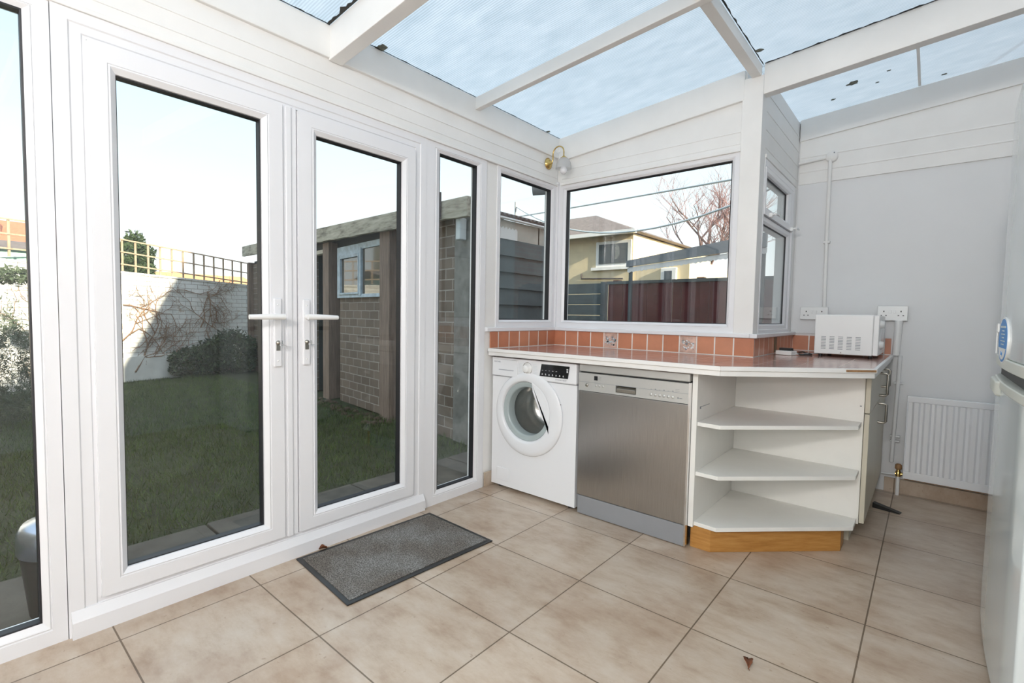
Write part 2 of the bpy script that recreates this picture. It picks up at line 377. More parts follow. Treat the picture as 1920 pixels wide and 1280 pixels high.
# a plane frame: O origin, U along the wall, V up, W into the room
class PF:
    def __init__(s, O, U, W): s.O, s.U, s.V, s.W = Vector(O), Vector(U), Vector((0, 0, 1)), Vector(W)
    def p(s, u, v, w=0): return s.O+s.U*u+s.V*v+s.W*w
    def box(s, mb, u0, u1, v0, v1, w0, w1):
        a, b = s.p(u0, v0, w0), s.p(u1, v1, w1); mb.box(a.x, b.x, a.y, b.y, a.z, b.z); return mb
def ring(mb, pf, outer, inner, prof):
    """frame: outer/inner rects (u0,u1,v0,v1); prof list of (t, depth)"""
    rows = []
    for t, w in prof:
        u0, u1, v0, v1 = [o+(i-o)*t for o, i in zip(outer, inner)]
        rows.append([pf.p(u0, v0, w), pf.p(u1, v0, w), pf.p(u1, v1, w), pf.p(u0, v1, w)])
    vs = [q for r in rows for q in r]; fs = []
    n = len(rows)
    for i in range(n):
        j = (i+1) % n
        for k in range(4): fs.append((i*4+k, i*4+(k+1) % 4, j*4+(k+1) % 4, j*4+k))
    # outward orientation
    flip = pf.U.cross(pf.V).dot(pf.W) < 0
    if flip: fs = [f[::-1] for f in fs]
    return mb.add(vs, fs)
FR = [(0, -.06), (0, .0), (.60, .0), (.62, -.003), (.66, -.003), (.70, .0), (.74, -.001), (1, -.012), (1, -.06)]
def pane_unit(pf, parent, outer, inner, prof, off=0, glass_w=-.030, frame_name='window_frame', frame_mat='upvc', gd=-.045):
    prof = [(t, w_+off) for t, w_ in prof]
    ring(MB(), pf, outer, inner, prof).build(frame_name, frame_mat, parent)
    g = .004; ui0, ui1, vi0, vi1 = inner
    ring(MB(), pf, (ui0-.001, ui1+.001, vi0-.001, vi1+.001), (ui0+g, ui1-g, vi0+g, vi1-g), [(0, gd+off), (0, -.011+off), (1, -.0125+off), (1, gd+off)]).build('gasket', 'gasket', parent)
    mb = MB(); pf.box(mb, ui0+.002, ui1-.002, vi0+.002, vi1-.002, glass_w-.004+off, glass_w+off)
    mb.build('glass_pane', 'glass', parent)

PA = PF((0, 0, 0), (0, 1, 0), (1, 0, 0)); PB = PF((0, 0, 0), (1, 0, 0), (0, -1, 0)); PC = PF((1.357, 0, 0), (0, 1, 0), (1, 0, 0))
RZ = lambda x: 2.367+.083*x       # underside of the roof sheets

# ------------------------------------------------------------------ floor and walls
MB().box(-.10, 3.1, -5.1, 1.1, -.30, 0).build('floor', 'floor', kind='structure')
wl = MB()
wl.box(-.09, -.004, -5.1, .0, 2.03, 2.225)
wl.box(-.09, -.004, -.745, .0, 0, 1.01)
wl.box(-.09, -.006, -.76, -.63, 0, 2.04)
wl.box(-.09, 0, -5.1, -3.62, 0, 2.04)
wl.build('wall_left', 'paint', kind='structure')
# board joints above the doors
t1 = MB()
for z in (2.085, 2.15): t1.box(-.01, -.001, -5.0, 0, z, z+.008)
t1.box(-.01, .012, -5.0, 0, 2.03, 2.046)
t1.build('trim_1', 'paint', kind='structure', bev=.003)
MB().box(-.09, .012, -5.1, .0, 2.225, 2.366).build('trim_2', 'paint', kind='structure', bev=.004)
wb = MB()
wb.box(-.09, 1.30, .012, .09, 0, 1.0)
wb.prism([(-.09, 2.03), (1.27, 2.03), (1.27, RZ(1.27)), (-.09, RZ(-.09))], .008, .09, 1)
wb.build('wall_back', 'paint', kind='structure')
MB().prism([(0, RZ(0)-.165), (1.262, RZ(1.262)-.165), (1.262, RZ(1.262)-.002), (0, RZ(0)-.002)], -.012, .02, 1).build('trim_3', 'paint', kind='structure', bev=.004)
t4 = MB()
for z in (2.075, 2.14): t4.box(.03, 1.25, .0055, .012, z, z+.008)
t4.prism([(.03, 2.03), (1.255, 2.03), (1.255, 2.05), (.03, 2.05)], -.014, .01, 1)
t4.build('trim_4', 'paint', kind='structure', bev=.003)
MB().box(-.09, .0125, -.0135, .088, 1.0, 2.06).build('trim_14', 'upvc', kind='structure', bev=.003)
# corner post
MB().box(1.252, 1.359, -.010, .085, .985, 2.42).build('trim_5', 'paint', kind='structure', bev=.004)
wc = MB()
wc.box(1.277, 1.352, .085, 1.0, 0, 1.0)
wc.box(1.277, 1.352, .085, 1.0, 2.0, 2.46)
wc.box(1.277, 1.352, .875, 1.0, 1.0, 2.0)
wc.build('wall_recess', 'paint', kind='structure')
t6 = MB()
for z in (2.06, 2.16, 2.26, 2.36): t6.box(1.350, 1.3545, .086, .998, z, z+.009)
t6.box(1.350, 1.366, .086, .90, 2.0, 2.02)
t6.build('trim_6', 'paint', kind='structure', bev=.003)
MB().prism([(1.27, 0), (3.1, 0), (3.1, RZ(3.1)), (1.27, RZ(1.27))], 1.0, 1.1, 1).build('wall_end', 'plaster', kind='structure')
wd = MB()
wd.prism([(1.36, 2.035), (3.0, 2.035), (3.0, RZ(3)-.12), (1.36, RZ(1.36)-.12)], .990, 1.0, 1)
wd.build('trim_7', 'paint', kind='structure', bev=.002)
t8 = MB()
for z in (2.115, 2.215): t8.box(1.36, 3.0, .9865, .992, z, z+.010)
t8.build('trim_8', 'paint', kind='structure', bev=.003)
MB().prism([(1.358, RZ(1.36)-.148), (3.0, RZ(3)-.148), (3.0, RZ(3)-.002), (1.358, RZ(1.36)-.002)], .978, 1.0, 1).build('trim_9', 'paint', kind='structure', bev=.003)
MB().box(1.36, 1.548, .992, 1.0, 1.0, 2.035).build('trim_10', 'plaster', kind='structure', bev=.002)
MB().box(3.0, 3.1, -5.1, 1.0, 0, 2.62).build('wall_right', 'plaster', kind='structure')
MB().prism([(-.09, 0), (3.1, 0), (3.1, RZ(3.1)), (-.09, RZ(-.09))], -5.1, -5.0, 1).build('wall_front', 'plaster', kind='structure')
MB().box(1.93, 3.0, .988, 1.0, 0, .093).build('baseboard_end', 'floor', kind='structure', bev=.002)
MB().box(0, .012, -.738, -.02, 0, .093).build('baseboard_left', 'floor', kind='structure', bev=.002)
# window ledge over the tiles
lg = MB()
lg.box(-.02, .016, -.74, -.0, .986, 1.012)
lg.box(.016, 1.345, -.024, .02, .986, 1.010)
lg.box(1.345, 1.385, -.024, .995, .986, 1.010)
lg.build('trim_11', 'upvc', kind='structure', bev=.004)

# ------------------------------------------------------------------ windows and doors, left wall
def window(n, pf, outer, inner, off=0, handles=None):
    e = empty('window_%d' % n, pf.p((outer[0]+outer[1])/2, outer[2], 0), kind='structure'); pane_unit(pf, e, outer, inner, FR, off); return e
window(1, PA, (-3.62, -2.708, 0.0, 2.03), (-3.55, -2.768, .079, 1.983))
window(2, PA, (-1.222, -.748, 0.0, 2.035), (-1.117, -.824, .079, 1.983))
window(3, PA, (-.648, -.012, 1.010, 2.045), (-.607, -.068, 1.062, 1.992))
window(4, PB, (.012, 1.254, 1.010, 2.035), (.073, 1.207, 1.062, 1.993))
# door surround with threshold
ring(MB(), PA, (-2.706, -1.224, 0, 2.03), (-2.618, -1.305, .105, 1.952), [(0, -.06), (0, .004), (.45, .004), (.5, 0), (.82, 0), (.86, -.004), (.97, -.004), (1, -.02), (1, -.06)]).build('trim_12', 'upvc', kind='structure')
th = MB(); th.prism([(-.06, 0), (.022, 0), (.022, .055), (.005, .088), (-.06, .088)], -2.70, -1.228, 1); th.build('trim_13', 'upvc', kind='structure')
LEAF = [(0, -.05), (0, .012), (.68, .012), (.70, .009), (.75, .009), (.78, .012), (1, -.002), (1, -.05)]
def door(n, outer, inner):
    e = empty('door_%d' % n, PA.p(outer[0], outer[2]), kind='structure'); pane_unit(PA, e, outer, inner, LEAF, 0, -.030, 'door_frame'); return e
d1 = door(1, (-2.621, -1.999, .108, 1.948), (-2.548, -2.079, .181, 1.871))
d2 = door(2, (-1.933, -1.302, .108, 1.948), (-1.844, -1.377, .181, 1.871))
ast = MB(); PA.box(ast, -1.996, -1.936, .100, 1.955, -.03, .004); PA.box(ast, -1.985, -1.960, .100, 1.955, 0, .010); ast.build('meeting_rail', 'upvc', d2, bev=.004)
def handle(e, y, side):
    h = MB(); h.box(.010, .022, y-.017, y+.017, .855, 1.145); hp = h.build('handle_plate', 'upvc', e, bev=.012, segs=4)
    lv = MB(); lv.tube([(.018, y, 1.068), (.060, y, 1.068)], .011, 14)
    pts = [(.058, y-side*.012, 1.068), (.062, y+side*.03, 1.068), (.061, y+side*.08, 1.067), (.056, y+side*.128, 1.066)]
    lv.tube(pts, [.0125, .012, .011, .0095], 14); lv.build('door_handle', 'white_plastic', e)
    k = MB(); k.lathe([(0, .030), (.009, .030), (.010, .018)], (0, y, .958), (1, 0, 0), 16); k.box(.018, .024, y-.008, y+.008, .925, .955)
    k.build('lock_cylinder', 'satin', e)
    q = MB(); q.box(.028, .048, y-.002, y+.002, .952, .962)
    q.obb((.056, y+.006, .950), (.009, .001, 0), (.001, .009, -.004), (0, 0, .0012)); q.obb((.05, y, .957), (.008, 0, 0), (0, .002, 0), (0, 0, .010)); q.build('key', 'chrome', e)
    s_ = MB(); s_.lathe([(0, .0235), (.0035, .0235), (.004, .0215)], (0, y, 1.118), (1, 0, 0), 10); s_.lathe([(0, .0235), (.0035, .0235), (.004, .0215)], (0, y, .882), (1, 0, 0), 10); s_.pieces('screw', 'white_plastic', e)
handle(d1, -2.028, -1); handle(d2, -1.903, 1)

# window in the recess: fixed lower pane, opening top light
w5 = empty('window_5', (1.357, .48, 1.0), kind='structure')
PO = [(0, -.075), (0, .0), (.7, .0), (1, -.010), (1, -.075)]
ring(MB(), PC, (.086, .875, 1.010, 2.0), (.086+.02, .84, 1.035, 1.955), [(0, -.07), (0, .004), (.8, .004), (1, -.004), (1, -.07)]).build('window_frame', 'upvc', w5)
pane_unit(PC, w5, (.106, .84, 1.035, 1.685), (.13, .770, 1.064, 1.648), PO, -.004, glass_w=-.016, frame_name='window_sash', gd=-.022)
tl = MB(); ring(tl, PC, (.106, .84, 1.690, 1.955), (.13, .725, 1.738, 1.921), PO)
pane_unit(PC, w5, (.106, .84, 1.690, 1.955), (.13, .725, 1.738, 1.921), [(t, q+.012) for t, q in PO], -.004, glass_w=-.016, frame_name='top_light', gd=-.022)
for y in (.22, .79):
    c = MB(); c.box(1.362, 1.380, y-.014, y+.014, 1.690, 1.712); c.tube([(1.378, y, 1.702), (1.398, y, 1.706)], .006, 8)
    c.tube([(1.398, y-.014, 1.702), (1.40, y+.03, 1.708), (1.40, y+.075, 1.704)], [.006, .007, .004], 8); c.build('casement_handle', 'white_plastic', w5)

# ------------------------------------------------------------------ roof
cl = empty('ceiling', (0, 0, 2.37), kind='structure')
def sheet(x0, x1, y0, y1, name='roof_panel'):
    MB().prism([(x0, RZ(x0)), (x1, RZ(x1)), (x1, RZ(x1)+.010), (x0, RZ(x0)+.010)], y0, y1, 1).build(name, 'roof_sheet', cl)
ys = [-5.1, -3.52, -2.63, -1.752, -.846, .03, 1.1]
for a, b in zip(ys[:-1], ys[1:]):
    sheet(-.12, 1.322, a+.002, b-.002); sheet(1.324, 3.1, a+.002, b-.002)
def rafter(y0, y1, depth, x0=0.0, x1=3.0):
    MB().prism([(x0, RZ(x0)-depth), (x1, RZ(x1)-depth), (x1, RZ(x1)-.001), (x0, RZ(x0)-.001)], y0, y1, 1).build('rafter', 'paint', cl, bev=.003)
rafter(-1.785, -1.720, .150); rafter(-.866, -.828, .070); rafter(-2.65, -2.612, .07); rafter(-3.55, -3.485, .15)
rafter(0.0, .062, .162, 1.357)
MB().box(1.297, 1.347, -5.0, -.002, RZ(1.32)-.062, RZ(1.30)-.002).build('purlin', 'paint', cl, bev=.003)
# black mould creeping along the sheet edges
random.seed(3)
def mould(p0, p1, n, wid, side, mb):
    p0, p1 = Vector(p0), Vector(p1); d = (p1-p0); L = d.length; d.normalize(); s = Vector(side)
    pts = []
    for i in range(n+1):
        q = p0+d*L*i/n; ww = wid*(.25+abs(math.sin(i*1.7)+math.sin(i*.61+1))*.45*random.random()); pts.append((q, q+s*ww))
    for (a, b), (c, e) in zip(pts[:-1], pts[1:]):
        z = Vector((0, 0, -.0022)); mb.add([a, b, e, c, a+z, b+z, e+z, c+z], [(0, 1, 2, 3), (7, 6, 5, 4), (0, 4, 5, 1), (1, 5, 6, 2), (2, 6, 7, 3), (3, 7, 4, 0)])
mo = MB()
mould((1.36, -.001, RZ(1.36)-.0005), (2.6, -.001, RZ(2.6)-.0005), 60, .016, (0, -1, 0), mo)
mould((0.013, -1.72, RZ(.013)-.0005), (0.013, 0, RZ(.013)-.0005), 60, .007, (1, 0, .08), mo)
mould((0.013, -2.3, RZ(.013)-.0005), (0.013, -1.79, RZ(.013)-.0005), 24, .010, (1, 0, .08), mo)
mould((0.01, -1.787, RZ(.01)-.0005), (.8, -1.787, RZ(.8)-.0005), 40, .035, (0, -1, 0), mo)
mould((1.349, -1.2, RZ(1.349)-.0005), (1.349, 0, RZ(1.349)-.0005), 40, .010, (1, 0, .08), mo)
mo.build('mould', 'dirt_line', cl)
sp = MB()
random.seed(11)
for (x, y, r) in [(.03, -1.53, .035), (.025, -.17, .020), (1.37, -.16, .022), (1.69, .62, .035), (1.79, .42, .014), (1.57, .78, .016), (1.86, .60, .012), (1.97, .16, .016), (2.28, -.10+.35, .016), (2.20, .12, .020), (2.35, .33, .022), (2.1, .9, .014), (1.8, .72, .010)]:
    vs = []; k = 14
    for i in range(k):
        q = 2*math.pi*i/k; rr = r*(.6+.5*random.random()); X = x+rr*math.cos(q); Y = y+rr*math.sin(q)*.8; vs.append((X, Y, RZ(X)-.0008))
    vs2 = [(a, b, c-.0015) for a, b, c in vs]
    sp.add(vs+vs2, [tuple(range(k)), tuple(range(k, 2*k))[::-1]]+[(i, (i+1) % k, k+(i+1) % k, k+i) for i in range(k)])
sp.pieces('mould_spot', plain('mould_spot', (.16, .17, .14), .9, var=.4, scale=60), cl)
MB().prism([(1.983, RZ(1.983)-.002), (1.997, RZ(1.997)-.002), (1.997, RZ(1.997)), (1.983, RZ(1.983))], .065, .975, 1).build('white_strip', 'white_plastic', cl)  # thin white strip along the underside of the sheet

# ------------------------------------------------------------------ splashback tiles
ti = empty('tiled_splashback', (0, 0, .88)); tag(ti, 'row of terracotta splashback tiles running above the worktop', 'tiles')
MB().box(0.0, .010, -.70, 0, .88, .985).build('tile_strip', 'tile_y', ti)
MB().box(0.0, 1.346, -.010, .012, .88, .985).build('tile_strip', 'tile_x', ti)
MB().box(1.346, 1.367, -.010, 1.0, .88, .985).build('tile_strip', 'tile_y', ti)
MB().box(1.367, 1.925, .990, 1.0, .88, .985).build('tile_strip', 'tile_x', ti)
def decor(x0, pf_rot, kind):
    e = MB(); e.box(x0+.004, x0+.101, -.0125, -.010, .886, .982); b = e.build('picture_tile', plain('picture_tile_glaze', (.62, .42, .34), .3, var=.3, scale=26), ti)
    random.seed(int(x0*100)); fl = MB(); lf = MB()
    for i in range(34):
        cx, cz = x0+.052+random.uniform(-.038, .038), .934+random.uniform(-.030, .030)*(1-.2*(i % 3)); r = random.uniform(.003, .008)
        m_ = fl if i % 3 else lf
        vs = [(cx+r*math.cos(a)*(1+.3*math.sin(3*a)), -.0130-.0002*(i % 3), cz+r*math.sin(a)) for a in [2*math.pi*k/7 for k in range(7)]]
        m_.add(vs, [tuple(range(7))])
    fl.build('flower_print', 'light_grey' if kind == 0 else 'white_print', b); lf.build('leaf_print', 'pvc_grey', b)
decor(.42, 0, 0); decor(.945, 0, 1)
MB().box(1.367, 1.3695, .46, .52, .886, .982).build('picture_tile', plain('dark_green_tile', (.05, .055, .02), .3, var=.5, scale=30), ti)

# ------------------------------------------------------------------ worktop
wt = empty('worktop', (.7, -.3, .845)); tag(wt, 'L-shaped worktop of brown terracotta tiles with white wooden edge', 'worktop')
poly = [(.012, -.012), (.012, -.715), (1.412, -.715), (1.925, -.262), (1.925, .985), (1.369, .985), (1.369, -.012)]
MB().prism(poly, .848, .880, 2).build('worktop_surface', 'ctop', wt)
eb = MB(); path = [(.012, -.715), (1.412, -.715), (1.925, -.262), (1.925, .985)]
def offs(path, d):
    res = []
    for i, p in enumerate(path):
        ns = []
        for a, b in ((i-1, i), (i, i+1)):
            if 0 <= a and b < len(path):
                v = Vector(path[b])-Vector(path[a]); v.normalize(); ns.append(Vector((v.y, -v.x)))
        n_ = sum(ns, Vector((0, 0))); n_ = n_/n_.length; k = d/max(.3, n_.dot(ns[0])); res.append((p[0]+n_.x*k, p[1]+n_.y*k))
    return res
o1 = offs(path, .016); o2 = offs(path, .008)
for i in range(3):
    for (oo, z0, z1) in ((o1, .862, .882), (o2, .838, .862)):
        p = [path[i], path[i+1], oo[i+1], oo[i]]; eb.prism(p, z0, z1, 2)
eb.build('white_edge', 'paint', wt, bev=.003)
chip = MB(); chip.prism([(o1[1][0]+(o1[2][0]-o1[1][0])*t+a, o1[1][1]+(o1[2][1]-o1[1][1])*t+b) for t, a, b in ((.80, 0, 0), (.99, 0, 0), (.99, .003, -.003), (.80, .003, -.003))], .868, .877, 2)
chip.build('bare_edge', 'brown_edge', wt)

# ------------------------------------------------------------------ washing machine
wm = empty('washing_machine', (.33, -.4, 0)); tag(wm, 'white front-loading washing machine with round door under the left end of worktop', 'washing machine')
X0, X1, YF = .014, .646, -.680
wbm = MB(); BX = (X0, X1, .022, .708); HC = (.290, .516)
def rect_pt(a):
    dx, dz = math.cos(a), math.sin(a); ts = []
    if dx > 1e-9: ts.append((BX[1]-HC[0])/dx)
    if dx < -1e-9: ts.append((BX[0]-HC[0])/dx)
    if dz > 1e-9: ts.append((BX[3]-HC[1])/dz)
    if dz < -1e-9: ts.append((BX[2]-HC[1])/dz)
    t = min(ts); return (HC[0]+dx*t, YF, HC[1]+dz*t)
angs = sorted([2*math.pi*i/64 for i in range(64)]+[math.atan2(z-HC[1], x-HC[0]) % (2*math.pi) for x in BX[:2] for z in BX[2:]])
K = len(angs); ins = [(HC[0]+.178*math.cos(a), YF, HC[1]+.178*math.sin(a)) for a in angs]; outs = [rect_pt(a) for a in angs]
bk = [(x, -.10, z) for x, y, z in outs]; inb = [(x, YF+.03, z) for x, y, z in ins]
wbm.add(ins+outs+bk+inb, [(i, K+i, K+(i+1) % K, (i+1) % K) for i in range(K)]+[(K+i, 2*K+i, 2*K+(i+1) % K, K+(i+1) % K) for i in range(K)]+[(3*K+i, i, (i+1) % K, 3*K+(i+1) % K) for i in range(K)]+[tuple(range(2*K, 3*K))[::-1]])
wbm.build('body', 'white_enamel', wm)
fa = MB(); fa.box(X0, X1, YF-.012, -.10, .712, .830); fa.build('control_panel', 'white_enamel', wm, bev=.010, segs=3)
MB().box(X0+.004, X1-.004, YF+.004, -.11, .700, .716).build('panel_joint', 'grey_print', wm)
for x in (X0+.05, X1-.05):
    for y in (YF+.05, -.16): MB().lathe([(.022, 0), (.022, .012), (.012, .014), (.012, .026)], (x, y, 0), (0, 0, 1), 14, cap=True).build('foot', 'black_plastic', wm)
dr = MB(); dr.box(X0+.012, X0+.215, YF-.017, YF-.010, .716, .818); drw = dr.build('detergent_drawer', 'white_enamel', wm, bev=.006)
MB().box(X0+.065, X0+.185, YF-.0185, YF-.014, .752, .7565).build('drawer_grip', 'grey_print', drw)
kb = MB(); kb.lathe([(.0, .024), (.020, .024), (.023, .020), (.024, .004), (.032, .002), (.033, 0)], (.302, YF-.012, .795-.018), (0, -1, 0), 32); kn = kb.build('programme_knob', 'white_plastic', wm)
MB().lathe([(.033, .0), (.036, .0015), (.037, 0)], (.302, YF-.0122, .777), (0, -1, 0), 32).build('knob_ring', 'chrome', kn)
pr = MB()
for i in range(7):
    z = .803-i*.0085; pr.box(.236, .258, YF-.0126, YF-.0118, z, z+.0012); pr.box(.346, .378, YF-.0126, YF-.0118, z, z+.0012)
pr.pieces('programme_marking', 'light_grey', wm)
ds = MB(); ds.prism([(.395, .742), (.592, .742), (.602, .812), (.408, .812)], YF-.0145, YF-.010, 1); dsp = ds.build('display', 'black_gloss', wm)
ic = MB()
for i in range(7):
    x = .410+i*.0245; ic.box(x, x+.009, YF-.0150, YF-.0144, .750, .7515); ic.box(x+.002, x+.007, YF-.0150, YF-.0144, .7535, .758); 
    if i < 5: ic.box(x+.001, x+.010, YF-.0150, YF-.0144, .776, .7775)
ic.box(.583, .594, YF-.0150, YF-.0144, .790, .797); ic.box(.584, .593, YF-.0150, YF-.0144, .776, .786)
ic.pieces('display_marking', 'white_print', dsp)
text('brand_lettering', 'HOOVER', .013, (X0+.026, YF-.0175, .798), (R(90), 0, 0), 'grey_print', wm)
text('model_lettering', 'DYNAMIC NEXT', .0105, (.505, YF-.0126, .727), (R(90), 0, 0), 'grey_print', wm)
CX, CZ = .306, .500
DR = MB()   # big oval door ring, flares at the upper right as a teardrop
def oval(r, k=0.0):
    pts = []
    for i in range(64):
        a = 2*math.pi*i/64; rr = r*(1+.035*k*max(0, math.cos(a-R(40)))**2); pts.append((CX+rr*math.cos(a), CZ+rr*math.sin(a)*1.0)); 
    return pts
rows = [(.250, 0, .0, 0), (.249, 1, .010, 0), (.244, 1, .015, 0), (.225, .6, .018, .2), (.192, .2, .019, .8), (.183, 0, .015, 1), (.178, 0, .004, 1), (.176, 0, -.006, 1)]
vs = []
for r, k, h, sh_ in rows: vs += [(x-.016*sh_, YF-h, z+.016*sh_) for x, z in oval(r, k)]
DR.add(vs, [(i*64+j, i*64+(j+1) % 64, (i+1)*64+(j+1) % 64, (i+1)*64+j) for i in range(len(rows)-1) for j in range(64)], True)
dring = DR.build('door', 'white_enamel', wm)
# white cover over the right of the porthole
cv = []
PX, PZ = .290, .516
edge = [(.338, .705), (.343, .685), (.349, .643), (.372, .595), (.398, .545), (.415, .502), (.428, .486), (.455, .474), (.466, .455), (.468, .428)]
arc = [(PX+.186*math.cos(R(a)), PZ+.186*math.sin(R(a))) for a in range(-22, 72, 6)]
pc = edge+arc
c1 = MB(); c1.prism(pc, YF-.019, YF-.010, 1); c1.build('door_cover', 'white_enamel', dring, bev=.003)
MB().lathe([(.177, .004), (.168, .006), (.160, -.002), (.152, .002), (.145, -.01), (.143, -.06)], (PX, YF, PZ), (0, -1, 0), 48).build('door_rim', plain('grey_green_glass_rim', (.42, .48, .48), .12), dring)
MB().lathe([(.144, -.008), (.130, -.02), (.09, -.012), (.05, -.004), (.0, -.002)], (PX, YF, PZ), (0, -1, 0), 48).build('door_glass', 'door_glass', dring)
MB().lathe([(.145, -.055), (.17, -.07), (.175, -.26), (.10, -.29), (.0, -.30)], (PX, YF, PZ), (0, -1, 0), 48).build('drum', 'drum', wm)
dp = MB()
for i in range(12):
    for j in range(5):
        a = R(-60+i*11); r = .163; dp.lathe([(.0, 0.003), (.0035, .0035)], (PX+.173*math.cos(a), YF+.10+j*.022, PZ+.173*math.sin(a)), (-math.cos(a), 0, -math.sin(a)), 6)
dp.pieces('drum_hole', 'black_plastic', wm)
ft = MB(); ft.box(.060, .165, YF-.003, YF+.002, .055, .135); ft.build('filter_flap', 'white_enamel', wm, bev=.002)
MB().lathe([(0, .003), (.006, .003), (.007, 0)], (.540, YF-.008, .590), (0, -1, 0), 12).build('door_latch_mark', 'black_plastic', dring)

# the black gap under the worktop above the machine is open space; a dark batten closes it at the wall
# ------------------------------------------------------------------ dishwasher
dw = empty('dishwasher', (.96, -.4, 0)); tag(dw, 'stainless steel dishwasher standing between the washing machine and shelf unit', 'dishwasher')
A0, A1, DY = .660, 1.268, -.672
MB().box(A0+.004, A1-.004, DY+.01, -.10, .03, .788).build('body', 'silver_dark', dw, bev=.003)
MB().box(A0, A1, DY-.012, -.08, .793, .834).build('top_panel', 'silver', dw, bev=.006, segs=3)
MB().box(A0+.006, A1-.006, DY-.002, DY+.02, .780, .795).build('shadow_gap', 'black_plastic', dw)
cp = MB()
cp.box(A0, A1, DY-.016, DY+.02, .738, .786); cp.box(A0, .886, DY-.016, DY+.02, .690, .738); cp.box(1.000, A1, DY-.016, DY+.02, .690, .738); cp.box(.886, 1.0, DY-.016, DY+.02, .690, .702)
cpo = cp.build('control_panel', 'silver', dw)
hb = MB(); hb.box(.886, 1.0, DY+.006, DY+.02, .700, .740); hb.build('handle_recess', 'black_plastic', cpo)
hg = MB(); hg.prism([(DY-.015, .703), (DY+.004, .703), (DY+.004, .728), (DY-.006, .733), (DY-.017, .722)], .890, .996, 0); hg.build('handle', 'satin', cpo, bev=.002)
MB().box(A0+.002, A1-.002, DY-.0175, DY-.015, .7375, .7392).build('panel_crease', 'silver_dark', cpo)
MB().box(A0+.002, A1-.002, DY-.014, DY+.015, .110, .688).build('door', 'steel', dw, bev=.004, segs=3)
MB().box(A0+.004, A1-.004, DY-.008, DY+.05, .004, .106).build('plinth', 'silver_dark', dw, bev=.003)
MB().box(A1-.002, A1+.006, DY-.018, DY+.02, .012, .790).build('side_strip', 'chrome', dw)
bt = MB(); bt.lathe([(0, .004), (.008, .004), (.010, .0)], (.712, DY-.016, .722), (0, -1, 0), 20); bt.build('power_button', 'satin', cpo)
for i in range(3): MB().lathe([(0, .003), (.0055, .003), (.0065, 0)], (.770+i*.021, DY-.016, .724), (0, -1, 0), 14).build('button', 'silver', cpo)
for i in range(6): MB().lathe([(0, .003), (.0065, .003), (.0078, 0)], (1.080+i*.022, DY-.016, .714), (0, -1, 0), 14).build('button', 'silver', cpo)
MB().box(.757, .778, DY-.0170, DY-.0155, .752, .775).build('display', 'black_gloss', cpo)
dm = MB()
for i in range(6): dm.box(1.077+i*.022, 1.083+i*.022, DY-.0166, DY-.0158, .740, .7415+.003*(i % 2)); 
for i in range(3): dm.box(.782, .800, DY-.0166, DY-.0158, .757+i*.007, .7582+i*.007); dm.box(1.202, 1.222, DY-.0166, DY-.0158, .738+i*.007, .7392+i*.007)
dm.box(1.212, 1.220, DY-.0166, DY-.0158, .710, .716); dm.box(1.222, 1.236, DY-.0166, DY-.0158, .711, .714)
dm.pieces('panel_marking', 'pvc_grey', cpo)

# ------------------------------------------------------------------ corner shelf unit and base cabinet
sh = empty('corner_shelf_unit', (1.55, -.35, 0)); tag(sh, 'white open corner shelf unit with angled shelves on an oak plinth', 'shelf unit')
MB().box(1.275, 1.300, -.668, -.055, .105, .845).build('side_panel', 'laminate', sh, bev=.002)
MB().box(1.300, 1.888, -.078, -.058, .105, .845).build('back_panel', 'laminate', sh, bev=.002)
SP = [(1.300, -.08), (1.300, -.658), (1.405, -.664), (1.880, -.205), (1.880, -.08)]
for z in (.112, .352, .588): MB().prism(SP, z, z+.019, 2).build('shelf', 'laminate', sh, bev=.002)
PP = [(1.282, -.10), (1.282, -.645), (1.375, -.645), (1.835, -.205), (1.835, -.10)]
MB().prism(PP, 0, .108, 2).build('plinth', 'oak', sh, bev=.002)
sc_ = MB(); sc_.box(1.3002, 1.3008, -.62, -.50, .672, .6745); sc_.box(1.3002, 1.3008, -.63, -.615, .664, .676); sc_.box(1.87, 1.877, -.0795, -.0785, .68, .686); sc_.pieces('scratch', 'pvc_grey', sh)

cb = empty('base_cabinet', (1.65, .45, 0)); tag(cb, 'cream base cabinet with two bow handles on the end of the worktop', 'cabinet')
MB().box(1.375, 1.888, -.055, .975, .105, .842).build('body', 'laminate', cb, bev=.002)
MB().box(1.40, 1.850, -.04, .97, 0, .105).build('plinth', 'cream', cb)
MB().box(1.840, 1.858, -.045, .97, .0, .10).build('plinth_face', plain('brown_plinth', (.16, .11, .09), .6), cb) if False else None
da = MB(); da.box(1.891, 1.912, -.100, .480, .120, .650); doorA = da.build('door', 'cream', cb, bev=.003)
dbm = MB(); dbm.box(1.891, 1.912, -.100, .480, .654, .838); drwA = dbm.build('drawer', 'cream', cb, bev=.003)
dc = MB(); dc.box(1.891, 1.912, .484, .972, .120, .838); doorC = dc.build('door', 'cream', cb, bev=.003)
def bow(y, z0, z1, par):
    m_ = MB(); x = 1.910; m_.tube([(x, y, z0), (x+.030, y, z0), (x+.038, y, z0+.008), (x+.038, y, z1-.008), (x+.030, y, z1), (x, y, z1)], .0068, 10)
    m_.build('handle', 'satin', par)
bow(.42, .665+.02, .808, drwA); bow(.42, .535, .64, doorA)
bow(.56, .72, .822, doorC)

